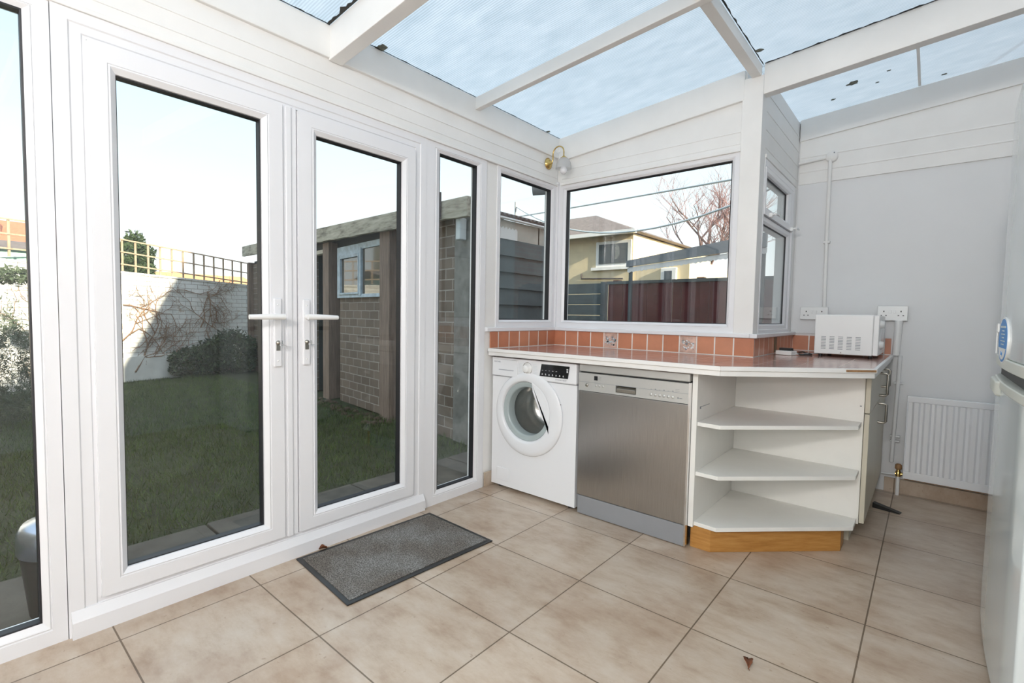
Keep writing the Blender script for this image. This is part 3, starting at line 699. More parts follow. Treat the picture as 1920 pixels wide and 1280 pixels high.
# ------------------------------------------------------------------ microwave and things on the worktop
mw = empty('microwave', (1.73, .66, .88)); tag(mw, 'white microwave with side vents standing on the right end of worktop', 'microwave')
mx0, mx1, my0, my1, mz0, mz1 = 1.585, 1.868, .450, .880, .896, 1.128
MB().box(mx0, mx1, my0, my1, mz0, mz1).build('housing', 'white_plastic', mw, bev=.006, segs=3)
fr = MB(); fr.box(mx1, mx1+.026, my0+.002, my1-.002, mz0+.002, mz1-.002); fro = fr.build('front_panel', 'white_plastic', mw, bev=.005, segs=3)
MB().box(mx1+.020, mx1+.028, my0+.13, my1-.02, mz0+.03, mz1-.03).build('door', 'white_enamel', fro, bev=.003)
for z in (1.075, .960): MB().lathe([(0, .022), (.018, .022), (.022, .004), (.023, 0)], (mx1+.024, my0+.065, z), (1, 0, 0), 24).build('dial', 'white_plastic', fro)
vn = MB()
for c in range(5):
    for r_ in range(9):
        x = mx0+.035+c*.042; z = mz0+.030+r_*.0088; vn.box(x, x+.024, my0-.0008, my0+.001, z, z+.0035)
vn.build('vent_slots', 'pvc_grey', mw)
for x in (mx0+.03, mx1-.01):
    for y in (my0+.03, my1-.04): MB().lathe([(.010, 0), (.012, .016)], (x, y, .8805), (0, 0, 1), 12, cap=True).build('foot', 'black_plastic', mw)
MB().lathe([(0, .0012), (.003, .001), (.0035, 0)], (mx0+.135, my0-.0002, mz0+.012), (0, -1, 0), 10).build('screw', 'satin', mw)

ex = empty('extension_lead', (1.43, .35, .88)); tag(ex, 'white extension socket with black plug and lead lying beside the microwave', 'extension lead')
MB().obb((1.452, .38, .8935), (.045, -.010, 0), (.008, .036, 0), (0, 0, .0125)).build('socket_block', 'white_plastic', ex, bev=.003)
MB().obb((1.448, .40, .914), (.034, -.006, 0), (.004, .018, 0), (0, 0, .008)).build('plug', 'black_plastic', ex, bev=.004)
MB().tube([(1.478, .395, .912), (1.50, .42, .892), (1.525, .40, .886), (1.555, .42, .886), (1.572, .46, .886), (1.560, .50, .888), (1.535, .50, .890), (1.515, .54, .895), (1.49, .60, .889), (1.47, .66, .886)], .0052, 8).build('black_lead', 'black_plastic', ex)
MB().tube([(1.49, .375, .889), (1.525, .43, .886), (1.55, .50, .886), (1.60, .60, .8895), (1.585, .90, .886)], .0038, 8).build('white_lead', 'white_plastic', ex)

# ------------------------------------------------------------------ services on the end wall
def socket(x0, x1, z0, z1, label, n):
    e = empty('wall_socket', ((x0+x1)/2, 1.0, (z0+z1)/2)); tag(e, label, 'socket')
    MB().box(x0+.004, x1-.004, .976, 1.0, z0+.004, z1-.004).build('back_box', plain('socket_edge%d' % n, (.35, .36, .37), .5), e)
    pl = MB(); pl.box(x0, x1, .966, .978, z0, z1); p_ = pl.build('face_plate', 'white_plastic', e, bev=.004)
    hl = MB(); w_ = x1-x0
    for c in (.22, .78):
        cx = x0+w_*c; cz = (z0+z1)/2
        hl.box(cx-.003, cx+.003, .9652, .967, cz+.008, cz+.017)
        for s in (-1, 1): hl.box(cx+s*.012-.004, cx+s*.012+.004, .9652, .967, cz-.016, cz-.011)
    hl.pieces('pin_hole', 'black_plastic', p_)
    for c in (.43, .57): MB().box(x0+w_*c-.006, x0+w_*c+.006, .961, .967, (z0+z1)/2+.000, (z0+z1)/2+.020).build('switch', 'white_plastic', p_, bev=.001)
    return e
socket(1.412, 1.578, 1.098, 1.184, 'white double wall socket behind the left edge of the microwave', 1)
socket(1.846, 2.000, 1.098, 1.192, 'white double wall socket to the right above the microwave', 2)
cn = empty('cable_trunking', (1.548, .99, 1.6)); tag(cn, 'cream cable trunking with a round junction box running down the end wall', 'trunking')
MB().tube([(1.545, .972, 2.17), (1.545, .978, 1.7), (1.552, .978, 1.186)], .0115, 12).build('trunking_pipe', 'paint', cn)
MB().lathe([(0, .030), (.030, .030), (.036, .022), (.036, 0)], (1.552, .992, 2.192), (0, -1, 0), 28, cap=True).build('junction_box', 'paint', cn)
MB().tube([(1.36, .972, 2.178), (1.53, .972, 2.192)], .010, 12).build('trunking_pipe', 'paint', cn)
MB().box(1.527, 1.567, .968, .992, 1.615, 1.632).build('clip', 'paint', cn, bev=.003)
MB().lathe([(0, .002), (.004, .002), (.005, 0)], (1.567, .963, 2.214), (0, -1, 0), 8).build('screw', 'pvc_grey', cn)

pp = empty('supply_pipe', (1.975, .98, .6)); tag(pp, 'white painted vertical pipe with brass valve left of the radiator', 'pipe')
MB().tube([(1.958, .972, 1.10), (1.952, .972, .88)], .020, 14).build('upper_conduit', 'white_plastic', pp)
MB().tube([(1.975, .972, .88), (1.968, .972, .50), (1.962, .972, .20)], .0115, 12).build('pipe', 'plaster', pp)
for z in (.70, .36, .33): MB().box(1.948, 1.998, .966, .992, z, z+.012).build('clip', 'plaster', pp, bev=.003)
MB().tube([(2.000, .950, .0), (2.000, .950, .125)], .010, 12).build('pipe_tail', 'white_plastic', pp)
vl = MB(); vl.lathe([(.014, 0), (.015, .03), (.010, .035), (.010, .045)], (2.000, .950, .120), (0, 0, 1), 14, cap=True); vl.tube([(1.985, .950, .135), (2.036, .950, .138)], .010, 12)
vl.build('valve_body', 'brass', pp); MB().lathe([(.012, 0), (.018, .006), (.017, .030), (.010, .036)], (2.0, .950, .163), (0, 0, 1), 16, cap=True).build('valve_cap', 'brown_edge', pp)
MB().tube([(1.915, .975, .118), (1.99, .968, .125)], .008, 10).build('branch_pipe', 'plaster', pp)

rd = empty('radiator', (2.33, .96, .11)); tag(rd, 'white panel radiator low on the end wall beside the fridge', 'radiator')
pan = MB(); xs = []; x = 2.030; prof = [(2.026, .945), (2.026, .925)]
x = 2.050
while x < 2.60:
    prof += [(x, .925), (x+.009, .914), (x+.030, .914), (x+.039, .925)]; x += .052
prof += [(2.66, .925), (2.66, .945)]
pan.prism(prof, .165, .600, 2); pan.build('ribbed_panel', 'white_enamel', rd)
ed = MB(); ed.box(2.022, 2.664, .918, .950, .600, .637); ed.box(2.022, 2.664, .918, .950, .118, .165); ed.box(2.022, 2.030, .918, .950, .15, .61)
ed.build('panel_border', 'white_enamel', rd, bev=.004)
MB().box(2.10, 2.14, .945, 1.0, .2, .55).build('bracket', 'white_enamel', rd)
MB().box(2.03, 2.66, .930, .948, .112, .119).build('rusty_bottom_edge', 'brown_edge', rd)

# door wedge, leaves, mat
wg = MB(); wg.prism([(0, 0), (.13, 0), (.13, .006), (0, .03)], -.018, .018, 1)
o = wg.build('door_wedge', 'black_plastic'); o.location = (1.905, .60, 0); o.rotation_euler = (0, 0, R(-12)); tag(o, 'black wedge lying on the floor by the base cabinet', 'door wedge')
def leaf(loc, rz, L, label):
    m_ = MB(); n_ = 9; top = []; bot = []
    for i in range(n_):
        t = i/(n_-1); wd_ = L*.30*math.sin(math.pi*t**.8)*(1 if i % 2 else .88); z = .004+.010*math.sin(math.pi*t)+.004*t
        top.append((L*(t-.5), wd_, z+.006*math.sin(t*5))); bot.append((L*(t-.5), -wd_, z+.004)); 
    mid = [(L*(i/(n_-1)-.5), 0, .002+.004*math.sin(math.pi*i/(n_-1))) for i in range(n_)]
    vs = top+mid+bot; fs = [(i, i+1, n_+i+1, n_+i) for i in range(n_-1)]+[(n_+i, n_+i+1, 2*n_+i+1, 2*n_+i) for i in range(n_-1)]
    m_.add(vs, fs, True); m_.tube([(L*.48, 0, .004), (L*.66, .004, .006)], .0012, 6)
    o = m_.build('dry_leaf', 'leaf_dry'); md = o.modifiers.new('thickness', 'SOLIDIFY'); md.thickness = .0012
    o.location = (*loc, .001); o.rotation_euler = (0, 0, rz); tag(o, label, 'leaf')
leaf((1.722, -1.325), R(-75), .050, 'dry brown leaf lying on the bare tiles near the fridge')
leaf((.035, -1.838), R(60), .036, 'small reddish dry leaf lying against the door threshold')
dmt = empty('door_mat', (.29, -1.61, 0), 0); tag(dmt, 'speckled grey door mat with black rubber border on the tiled floor', 'door mat')
c4 = [(.513, -2.001), (.555, -1.251), (.075, -1.240), (.037, -1.965)]
cc = Vector((sum(p[0] for p in c4)/4, sum(p[1] for p in c4)/4))
MB().prism(c4, .001, .006, 2).build('rubber_border', 'black_plastic', dmt, bev=.002)
inn = []
for p in c4: v = Vector(p)-cc; inn.append((cc.x+v.x*(1-.095), cc.y+v.y*(1-.055)))
MB().prism(inn, .003, .0095, 2).build('mat_pile', 'matpile', dmt, bev=.002)

# ------------------------------------------------------------------ wall lamp in the corner
wl_ = empty('wall_lamp', (0, -.122, 2.164)); tag(wl_, 'brass swan-neck wall lamp with frosted glass shade in the corner', 'lamp')
L0 = Vector((0.012, -.122, 2.165))
MB().lathe([(.040, 0), (.040, .004), (.032, .010), (.030, .014), (.020, .020), (.012, .024), (.008, .034), (0, .035)], (0, -.122, 2.165), (1, 0, 0), 32).build('back_plate', 'brass', wl_)
arm = [(.030, -.122, 2.165)]
for i in range(0, 13):
    a = R(180-i*15); arm.append((.086+.046*math.cos(a), -.122, 2.222+.046*math.sin(a)))
arm.append((.132, -.122, 2.196)); arm.insert(1, (.040, -.122, 2.185))
MB().tube(arm, .0045, 10).build('arm', 'brass', wl_)
cu = [(.085+.020*(1-i/16)*math.cos(R(90+i*26)), -.122, 2.236+.020*(1-i/16)*math.sin(R(90+i*26))) for i in range(12)]
MB().tube(cu, .0018, 8).build('scroll', 'white_plastic', wl_)
hd = (.132, -.122, 2.185)
MB().lathe([(.004, .012), (.010, .006), (.024, -.004), (.026, -.008)], hd, (0, 0, 1), 28).build('shade_cap', 'brass', wl_)
MB().lathe([(.024, -.006), (.038, -.018), (.048, -.038), (.054, -.062), (.056, -.080)], hd, (0, 0, 1), 36).build('lamp_shade', 'frosted', wl_)
MB().lathe([(.010, -.02), (.012, -.045), (.018, -.065), (.0245, -.085), (.023, -.100), (.013, -.112), (0, -.115)], hd, (0, 0, 1), 24).build('bulb', 'bulb', wl_)

# ------------------------------------------------------------------ fridge freezer
fg = empty('fridge_freezer', (2.65, -.86, 0)); tag(fg, 'tall white fridge freezer with a blue oval sticker at the right', 'fridge')
FY0, FY1 = -1.235, -.455
def bowed(z0, z1, xs=2.300, bul=.012):
    pts = [(2.40, FY1), (2.40, FY0)]
    k = 14
    for i in range(k+1):
        t = i/k; y = FY0+(FY1-FY0)*t; pts.append((xs-bul*math.sin(math.pi*t)+(.010 if i in (0, k) else 0), y))
    m_ = MB(); m_.prism(pts, z0, z1, 2); return m_
MB().box(2.395, 2.95, FY0+.005, FY1-.005, .02, 1.82).build('body', 'fridge', fg, bev=.004)
fz = bowed(.985, 1.830).build('freezer_door', 'fridge', fg, bev=.006)
fd = bowed(.05, .885).build('fridge_door', 'fridge', fg, bev=.006)
bowed(.952, .985, 2.296).build('door_trim', 'fridge_trim', fz, bev=.004)
bowed(.885, .912, 2.296).build('door_trim', 'fridge_trim', fd, bev=.004)
gp = MB(); gp.box(2.312, 2.40, FY0+.01, FY1-.01, .905, .958); gp.build('handle_gap', 'black_plastic', fg)
hnd = MB(); hnd.prism([(2.280, FY1-.08), (2.276, FY1-.30), (2.30, FY1-.34), (2.30, FY1-.05)], .860, .908, 2); hnd.build('handle', 'fridge_trim', fd, bev=.008, segs=3)
for y in (FY1-.06, FY0+.06): MB().lathe([(.02, 0), (.02, .052)], (2.44, y, 0), (0, 0, 1), 12, cap=True).build('foot', 'black_plastic', fg)
fx = 2.2835
def ell(cy, cz, ry, rz_, x0, x1, n_=40, zlo=-9, zhi=9):
    m_ = MB(); pts = [(cy+ry*math.cos(2*math.pi*i/n_), min(zhi, max(zlo, cz+rz_*math.sin(2*math.pi*i/n_)))) for i in range(n_)]; m_.prism(pts, x0, x1, 0); return m_
SY, SZ = -.795, 1.040
st = ell(SY, SZ, .118, .072, fx, fx+.012).build('sticker', 'white_plastic', fz)
ell(SY, SZ, .112, .067, fx-.0006, fx+.001).build('sticker_blue_field', 'blue', st)
ell(SY, SZ, .100, .060, fx-.0012, fx+.001, zhi=SZ-.024).build('sticker_white_field', 'white_plastic', st)
tx = MB(); random.seed(5)
for i, wd_ in enumerate((.13, .06, .09, .05, .11, .07)):
    z = SZ+.040-i*.0105; tx.box(fx-.0013, fx, SY-wd_/2, SY+wd_/2, z-.0015, z+.0018 if i else z+.005)
tx.build('sticker_text_lines', 'light_grey', st)
text('sticker_lettering', 'Candy', .017, (fx-.0014, SY+.026, SZ-.046), (R(90), 0, R(-90)), 'blue', st)
wh = empty('hanging_tag', (2.29, -.57, 1.08)); tag(wh, 'thin white hanging tag stuck on the freezer door by the sticker', 'tag')
MB().box(2.2845, 2.291, -.600, -.560, 1.062, 1.092).build('clip', 'white_plastic', wh, bev=.003)
MB().tube([(2.287, -.575, 1.065), (2.287, -.58, .99)], .0022, 6).build('strip', 'white_plastic', wh)

# ------------------------------------------------------------------ outside: ground
GZ = -.15
gr = MB(); gr.add([(-60, -60, GZ-.02), (60, -60, GZ-.02), (60, 60, GZ-.02), (-60, 60, GZ-.02)], [(0, 1, 2, 3)]); gr.build('ground', 'lawn', kind='structure')
lw = MB(); nx, ny = 90, 70
for i in range(nx+1):
    for j in range(ny+1):
        x = -10+9.1*i/nx; y = -6+8*j/ny
        lw.v.append((x, y, GZ+.012*math.sin(x*3.1+y*1.7)+.010*math.sin(y*5.3-x*2.2)-.01))
for i in range(nx):
    for j in range(ny): a = i*(ny+1)+j; lw.f.append((a, a+ny+1, a+ny+2, a+1)); lw.sm.append(True)
lw.build('lawn', 'lawn', kind='structure')
pv = MB(); random.seed(2)
y = -5.2
while y < 1.6:
    for (a, b) in ((-.10, -.50), (-.51, -.98)): pv.box(a, b-.0, y, y+.448, GZ-.02, GZ+.022+random.uniform(-.004, .004))
    y += .458
pv.box(-.98, -.96, -5.2, 1.6, GZ-.02, GZ)
pv.build('patio', 'slab', kind='structure', bev=.006)
MB().box(-3.2, 3.0, .95+.2, 2.9, GZ-.02, GZ+.01).build('yard_paving', 'slab', kind='structure')
rng = np.random.default_rng(4)
def blades(name, n_, xr, yr, h, wdt, mat, zf=lambda x, y: GZ-.01):
    X = rng.uniform(*xr, n_); Y = rng.uniform(*yr, n_); A = rng.uniform(0, 6.28, n_); H = h*rng.uniform(.5, 1.3, n_); LN = rng.uniform(.1, .9, n_)*H; B = rng.uniform(0, 6.28, n_)
    Z = np.full(n_, GZ-.005)
    dx, dy = np.cos(A)*wdt, np.sin(A)*wdt
    v = np.stack([np.stack([X-dx, Y-dy, Z], 1), np.stack([X+dx, Y+dy, Z], 1), np.stack([X+LN*np.cos(B), Y+LN*np.sin(B), Z+H], 1)], 1).reshape(-1, 3)
    me = bpy.data.meshes.new(name); me.from_pydata(v.tolist(), [], np.arange(3*n_).reshape(-1, 3).tolist()); me.materials.append(MT[mat])
    o = bpy.data.objects.new(name, me); COL.objects.link(o); return o
o = blades('grass', 60000, (-8.1, -1.02), (-4.2, .45), .06, .003, 'grass'); tag(o, 'short green lawn grass growing between the patio and white garden wall', 'grass', kind='stuff')

# ------------------------------------------------------------------ white garden wall, trellis, climber, bush
d = Vector((-.80, 2.35, 0)).normalized(); ang = math.atan2(d.y, d.x)
gw = empty('garden_wall', (-8.2, -.95, GZ), ang); tag(gw, 'white painted old brick garden wall at the far end of lawn', 'wall')
def lo(mb, name, mat, par, **k):     # build in the local frame of an empty
    o = mb.build(name, mat, None, **k); o.parent = par; return o
wtop = lambda u: 1.93 - .062*u
m_ = MB(); m_.prism([(-6, 0), (3.2, 0), (3.2, wtop(3.2)), (-6, wtop(-1.8)), (-6, 1.9)], -.24, 0, 1)
wm_ = MB(); wm_.prism([(-6, -.02), (3.2, -.02), (3.2, wtop(3.2)), (-6, 2.0)], 0, .24, 1); lo(wm_, 'brickwork', 'white_brick', gw)
cpm = MB(); cpm.prism([(-6, 2.0), (3.2, wtop(3.2)), (3.2, wtop(3.2)+.035), (-6, 2.035)], -.015, .26, 1); lo(cpm, 'coping', 'white_brick', gw)
rb = MB(); rb.prism([(-1, 0), (3.2, 0), (3.2, .50), (.1, .42), (-1, .1)], -.04, .01, 1); lo(rb, 'rendered_base', plain('white_render', (.80, .80, .77), .8, var=.15, scale=3, bmp=.3), gw)
tr = empty('trellis', (-8.2, -.95, GZ), ang); tag(tr, 'square wooden trellis fixed along the top of white garden wall', 'trellis')
tm = MB(); u = -5.5
while u < 3.0:
    z0 = wtop(u) if u > -1 else 2.0; tm.box(u-.014, u+.014, .02, .035, z0-.06, z0+.47); u += .205
for k in range(3):
    for a, b in ((-5.5, -1.1), (-1.1, 3.0)):
        za = (wtop(a) if a > -2 else 2.0)+.04+.205*k; zb = wtop(b)+.04+.205*k if b > -1.2 else 2.0+.04+.205*k
        tm.prism([(a, za), (b, zb), (b, zb+.022), (a, za+.022)], .005, .02, 1)
lo(tm, 'trellis_laths', 'trellis', tr)
cb_ = empty('climber', (-8.2, -.95, GZ), ang); tag(cb_, 'bare brown climbing plant stems spread over the white garden wall', 'climber')
random.seed(21); cm = MB(); lf = MB()
def grow(p, a, L, r, depth):
    pts = [p]; n_ = 6
    for i in range(n_):
        a += random.uniform(-.35, .35); p = (p[0]+L/n_*math.cos(a), p[1]+L/n_*math.sin(a)); p = (p[0], min(p[1], 2.0)); pts.append(p)
    cm.tube([(q[0], -.015-.03*random.random(), q[1]) for q in pts], [r*(1-.5*i/n_) for i in range(n_+1)], 4, cap=False)
    if depth:
        for q in pts[2:]:
            if random.random() < .75: grow(q, a+random.choice((-1, 1))*random.uniform(.4, 1.1), L*.6, r*.6, depth-1)
for (u, z, a, L, r, dd) in [(.15, .15, 1.2, .9, .016, 3), (-.5, .1, 1.0, 1.1, .018, 3), (1.35, .9, 1.4, .7, .012, 3), (1.5, 1.6, -1.7, .7, .012, 3), (-1.2, .4, 1.3, .9, .015, 3), (1.6, .9, 2.9, .7, .010, 2), (0, 1.3, .2, .8, .012, 3), (-2.2, .2, 1.3, 1., .015, 3), (.2, .35, .5, .8, .012, 2), (.9, 1.6, .3, .9, .01, 3)]: grow((u, z), a, L, r, dd)
lo(cm, 'stems', plain('climber_stem', (.25, .15, .09), .85, var=.3, scale=9), cb_)
def bush(name, c, rad, n_, size, mat, label, stems=True, seed=1, cat='shrub', aspect=.45):
    e = empty(name, (c[0], c[1], GZ)); tag(e, label, cat); rg = np.random.default_rng(seed)
    th_ = rg.uniform(0, 2*np.pi, n_); ph = np.arccos(rg.uniform(-1, 1, n_)); rr = rg.uniform(.45, 1, n_)**.5*(1+.18*np.sin(th_*5)+.12*np.sin(ph*7))
    P = np.stack([np.sin(ph)*np.cos(th_)*rad[0]*rr, np.sin(ph)*np.sin(th_)*rad[1]*rr, np.cos(ph)*rad[2]*rr], 1)+np.array([c[0], c[1], c[2]])
    P[:, 2] = np.maximum(P[:, 2], GZ+.01)
    D = rg.normal(size=(n_, 3)); D /= np.linalg.norm(D, axis=1)[:, None]; E = np.cross(D, rg.normal(size=(n_, 3))); E /= np.linalg.norm(E, axis=1)[:, None]
    s_ = size*rg.uniform(.6, 1.3, n_)[:, None]
    v = np.stack([P-D*s_, P+E*s_*aspect, P+D*s_, P-E*s_*aspect], 1).reshape(-1, 3)
    me = bpy.data.meshes.new('foliage'); me.from_pydata(v.tolist(), [], np.arange(4*n_).reshape(-1, 4).tolist()); me.materials.append(MT[mat])
    o = bpy.data.objects.new('foliage', me); COL.objects.link(o); o.parent = e; o.matrix_parent_inverse = parent_inv(e)
    if stems:
        m_ = MB()
        for i in range(7):
            a = i*.9; m_.tube([(c[0]+.03*math.cos(a), c[1]+.03*math.sin(a), GZ-.02), (c[0]+rad[0]*.3*math.cos(a), c[1]+rad[1]*.3*math.sin(a), c[2]), (c[0]+rad[0]*.7*math.cos(a), c[1]+rad[1]*.7*math.sin(a), c[2]+rad[2]*.6)], [.007, .005, .002], 5)
        m_.build('stem', 'bark', e)
    return e
bush('ivy_shrub', (-8.30, .10, .10), (.28, .42, .28), 3500, .035, 'darkleaf', 'low dark green shrub at the foot of white wall, left one', seed=3)
bush('evergreen_shrub', (-8.40, .80, .22), (.35, .55, .42), 6000, .04, 'darkleaf', 'taller dark green shrub at the foot of white wall beside the brick shed', seed=4)
bush('rosemary_bush', (-5.3, -2.50, .45), (.42, .26, .62), 8000, .030, 'rosemary', 'tall wispy grey-green bush on the lawn seen through the leftmost window', seed=5, aspect=.12, stems=False)
bush('leafy_branch', (-5.5, -2.40, 1.42), (.3, .2, .09), 700, .035, 'rosemary', 'leafy upper branch spray in front of the garden wall at the far left', seed=6, aspect=.3, stems=False)
bush('background_tree', (-13.0, .25, 2.25), (.3, .38, .62), 5000, .06, 'darkleaf', 'dark green conifer rising behind the trellis at the left', seed=8, cat='tree')

# houses beyond the garden wall
hs = empty('brick_house', (-25, -3, GZ)); tag(hs, 'red brick house with tiled roof and chimney beyond the wall at far left', 'house')
MB().box(-30, -24, -4.5, -.45, GZ, 3.40).build('walls', 'red_brick', hs)
MB().prism([(-30.3, 3.35), (-23.7, 3.35), (-27, 4.6)], -4.8, -.25, 1).build('roof', 'roof_red', hs)
MB().box(-25.4, -24.7, -2.1, -1.35, 3.5, 4.75).build('chimney', 'red_brick', hs)
for y in (-1.0, -2.0): 
    f = MB().box(-24.02, -23.95, y-.36, y+.36, 2.35, 3.1).build('window', 'off_white', hs); MB().box(-23.96, -23.93, y-.28, y+.28, 2.42, 3.03).build('pane', 'window_dark', f)
tn = empty('terrace_roof', (-26, 2, GZ)); tag(tn, 'long low pale building with orange roof far behind the trellis', 'building')
MB().box(-30, -26, -1.5, 8, GZ, 2.35).build('walls', 'light_grey', tn); MB().prism([(-30.3, 2.3), (-25.7, 2.3), (-28, 3.0)], -2, 8.5, 1).build('roof', plain('orange_roof', (.75, .36, .15), .8), tn)
for y in (-.2, 2.2, 4.5): MB().box(-26.01, -25.95, y, y+1.1, 1.3, 2.1).build('window', 'window_dark', tn)
gsh = empty('garden_shed', (-9.8, -2.4, GZ)); tag(gsh, 'pale green wooden shed panel just behind the wall at far left', 'shed')
MB().box(-10.6, -9.0, -3.4, -1.6, GZ, 2.0).build('walls', 'verdigris', gsh); MB().prism([(-10.8, 2.0), (-8.85, 2.0), (-9.8, 2.2)], -3.5, -1.5, 1).build('roof', 'roof_dark', gsh)

# ------------------------------------------------------------------ brick shed
sa = math.atan2(-.131, .991); bs = empty('brick_shed', (-4.45, .71, GZ), sa); tag(bs, 'brown brick outhouse with weathered timber fascia along the right of lawn', 'shed')
# local: x = along the face, y = depth, z = height above ground
Z = lambda z: z-GZ
def ftop(u): return Z(2.40-.030*(u+4.2)) if u < -.7 else Z(2.295-.036*(u+.7))
b1 = MB()
b1.box(.28, 1.64, .02, .14, 0, Z(1.285)); lo(b1, 'brick_panel', 'shed_brick', bs)
b2 = MB(); b2.box(1.90, 2.70+.36, .02, .14, 0, Z(2.03)); lo(b2, 'brick_panel', 'shed_brick', bs)
b3 = MB(); b3.box(-4.15, -.78, .02, .14, 0, Z(2.03)); lo(b3, 'brick_panel', 'shed_brick', bs)
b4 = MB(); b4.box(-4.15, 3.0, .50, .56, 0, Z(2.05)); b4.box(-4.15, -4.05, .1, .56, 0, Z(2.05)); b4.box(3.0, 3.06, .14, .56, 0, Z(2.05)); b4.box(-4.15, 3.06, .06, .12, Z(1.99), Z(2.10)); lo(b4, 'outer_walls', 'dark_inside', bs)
p_ = MB(); p_.box(3.06, 3.30, -.01, .16, 0, Z(2.03)); lo(p_, 'concrete_pillar', 'concrete_post', bs, bev=.006)
for (u0, u1) in ((-.12, .10), (1.63, 1.87), (-4.20, -4.08)):
    q_ = MB(); q_.box(u0, u1 if u0 > -4 else u1, -.07, .10, -.02, Z(2.07)); lo(q_, 'timber_post', 'post', bs, bev=.006)
q_ = MB(); q_.prism([(-4.35, ftop(-4.35)-.20), (-.7, ftop(-.7)-.20), (-.7, ftop(-.7)), (-4.35, ftop(-4.35))], -.12, -.075, 1); lo(q_, 'fascia_board', 'weathered', bs, bev=.004)
pts = [(-.7, ftop(-.7))]; random.seed(9); lowe = []
for i in range(26):
    u = -.7+4.12*i/25; lowe.append((u, ftop(u)-(.195-.020*i/25)+random.uniform(-.008, .008)))
q_ = MB(); q_.prism(lowe+[(3.42, ftop(3.42)), (-.7, ftop(-.7))], -.135, -.085, 1); lo(q_, 'fascia_board', 'weathered', bs, bev=.003)
rf = MB(); rf.prism([(-4.3, ftop(-4.3)-.09), (3.10, ftop(3.10)-.09), (3.10, ftop(3.10)-.02), (-4.3, ftop(-4.3)-.02)], -.08, .58, 1); lo(rf, 'flat_roof', 'roof_dark', bs)
lt = MB(); lt.box(-.78, -.12, -.02, .06, Z(1.945), Z(2.0)); lo(lt, 'door_lintel', 'off_white', bs)
# door opening and dark interior with a hanging blob
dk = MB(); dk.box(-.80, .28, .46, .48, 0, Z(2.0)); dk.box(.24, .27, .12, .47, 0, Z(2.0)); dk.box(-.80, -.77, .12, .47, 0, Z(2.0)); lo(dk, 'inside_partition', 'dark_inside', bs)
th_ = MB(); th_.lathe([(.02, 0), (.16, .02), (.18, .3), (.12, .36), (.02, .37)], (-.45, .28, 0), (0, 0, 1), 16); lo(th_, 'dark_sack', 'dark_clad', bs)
# window of the shed
sw = MB(); PS = PF((0, .0, 0), (1, 0, 0), (0, -1, 0))
WZ0, WZ1 = Z(1.285), Z(1.975)
ring(sw, PS, (.275, 1.63, WZ0, WZ1), (.33, 1.60, WZ0+.045, WZ1-.075), [(0, -.05), (0, .02), (1, .01), (1, -.05)])
PS.box(sw, .955, 1.02, WZ0+.02, WZ1-.05, -.04, .022)
swo = lo(sw, 'window_frame', 'blue_frame', bs, bev=.003)
sas = MB(); ring(sas, PS, (.33, .955, WZ0+.045, WZ1-.12), (.375, .93, WZ0+.07, WZ1-.16), [(0, -.03), (0, .028), (1, .022), (1, -.03)]); PS.box(sas, .33, .955, WZ1-.12, WZ1-.07, -.03, .012)
def gl(a, b, c, d_):
    m_ = MB(); PS.box(m_, a, b, c, d_, -.014, -.008); return lo(m_, 'window_glass', plain('shed_window_glass', (.10, .09, .07), .04, spec=1.0), bs)
lo(sas, 'window_sash', 'blue_frame', bs, bev=.003)
gl(.37, .935, WZ0+.065, WZ1-.155); gl(1.015, 1.605, WZ0+.04, WZ1-.07)
lm = MB(); lm.box(3.20, 3.27, -.10, -.02, Z(1.78), Z(1.98)); lo(lm, 'bulkhead_light', 'light_grey', bs, bev=.01)
brk = MB(); brk.tube([(3.02, -.15, Z(1.99)), (3.02, -.15, Z(2.24))], .010, 6)
brk.tube([(3.02, -.15, Z(2.02)), (2.86, -.26, Z(2.16)), (2.72, -.36, Z(2.26))], .008, 6)
brk.tube([(3.02, -.15, Z(2.20)), (2.90, -.23, Z(2.22)), (2.78, -.31, Z(2.27)), (2.70, -.37, Z(2.285)), (2.66, -.39, Z(2.25)), (2.69, -.38, Z(2.21)), (2.72, -.36, Z(2.235))], .007, 6)
bko = lo(brk, 'plant_bracket', 'iron', None) if False else brk.build('plant_bracket', 'iron')
bko.matrix_basis = bs.matrix_basis.copy() @ Matrix.Identity(4); bko.location = bs.location; bko.rotation_euler = bs.rotation_euler
tag(bko, 'curled iron hanging-basket bracket screwed to the shed fascia', 'bracket')
br_ = plain('soil', (.07, .05, .035), .95, var=.4, scale=20)
m_ = MB(); random.seed(31)
for i in range(90):
    u = random.uniform(-.1, 2.0); r = random.uniform(.015, .05); m_.lathe([(r, 0), (r*.8, r*.5), (0, r*.7)], (u, -.10-random.random()*.25, 0), (0, 0, 1), 6)
so = m_.build('soil', br_); so.location = bs.location; so.rotation_euler = bs.rotation_euler; tag(so, 'strip of bare crumbly soil at the foot of brick shed', 'soil', kind='stuff')
# dustbin outside the left window
bn = empty('pedal_bin', (-.50, -2.635, GZ+.02)); tag(bn, 'black bin with silver lid standing outside the leftmost window', 'bin')
MB().lathe([(.115, 0), (.125, .02), (.148, .26), (.150, .27)], (-.50, -2.635, GZ+.022), (0, 0, 1), 32, cap=True).build('bin_body', 'black_plastic', bn)
MB().lathe([(.155, .265), (.158, .275), (.156, .345), (.140, .372), (.08, .384), (0, .386)], (-.50, -2.635, GZ+.022), (0, 0, 1), 32).build('bin_lid', plain('bin_steel', (.45, .50, .60), .25, .9), bn)
MB().obb((-.365, -2.655, GZ+.335), (.035, 0, 0), (0, .035, 0), (0, 0, .04)).build('lid_flap', 'silver_dark', bn, bev=.02, segs=4)

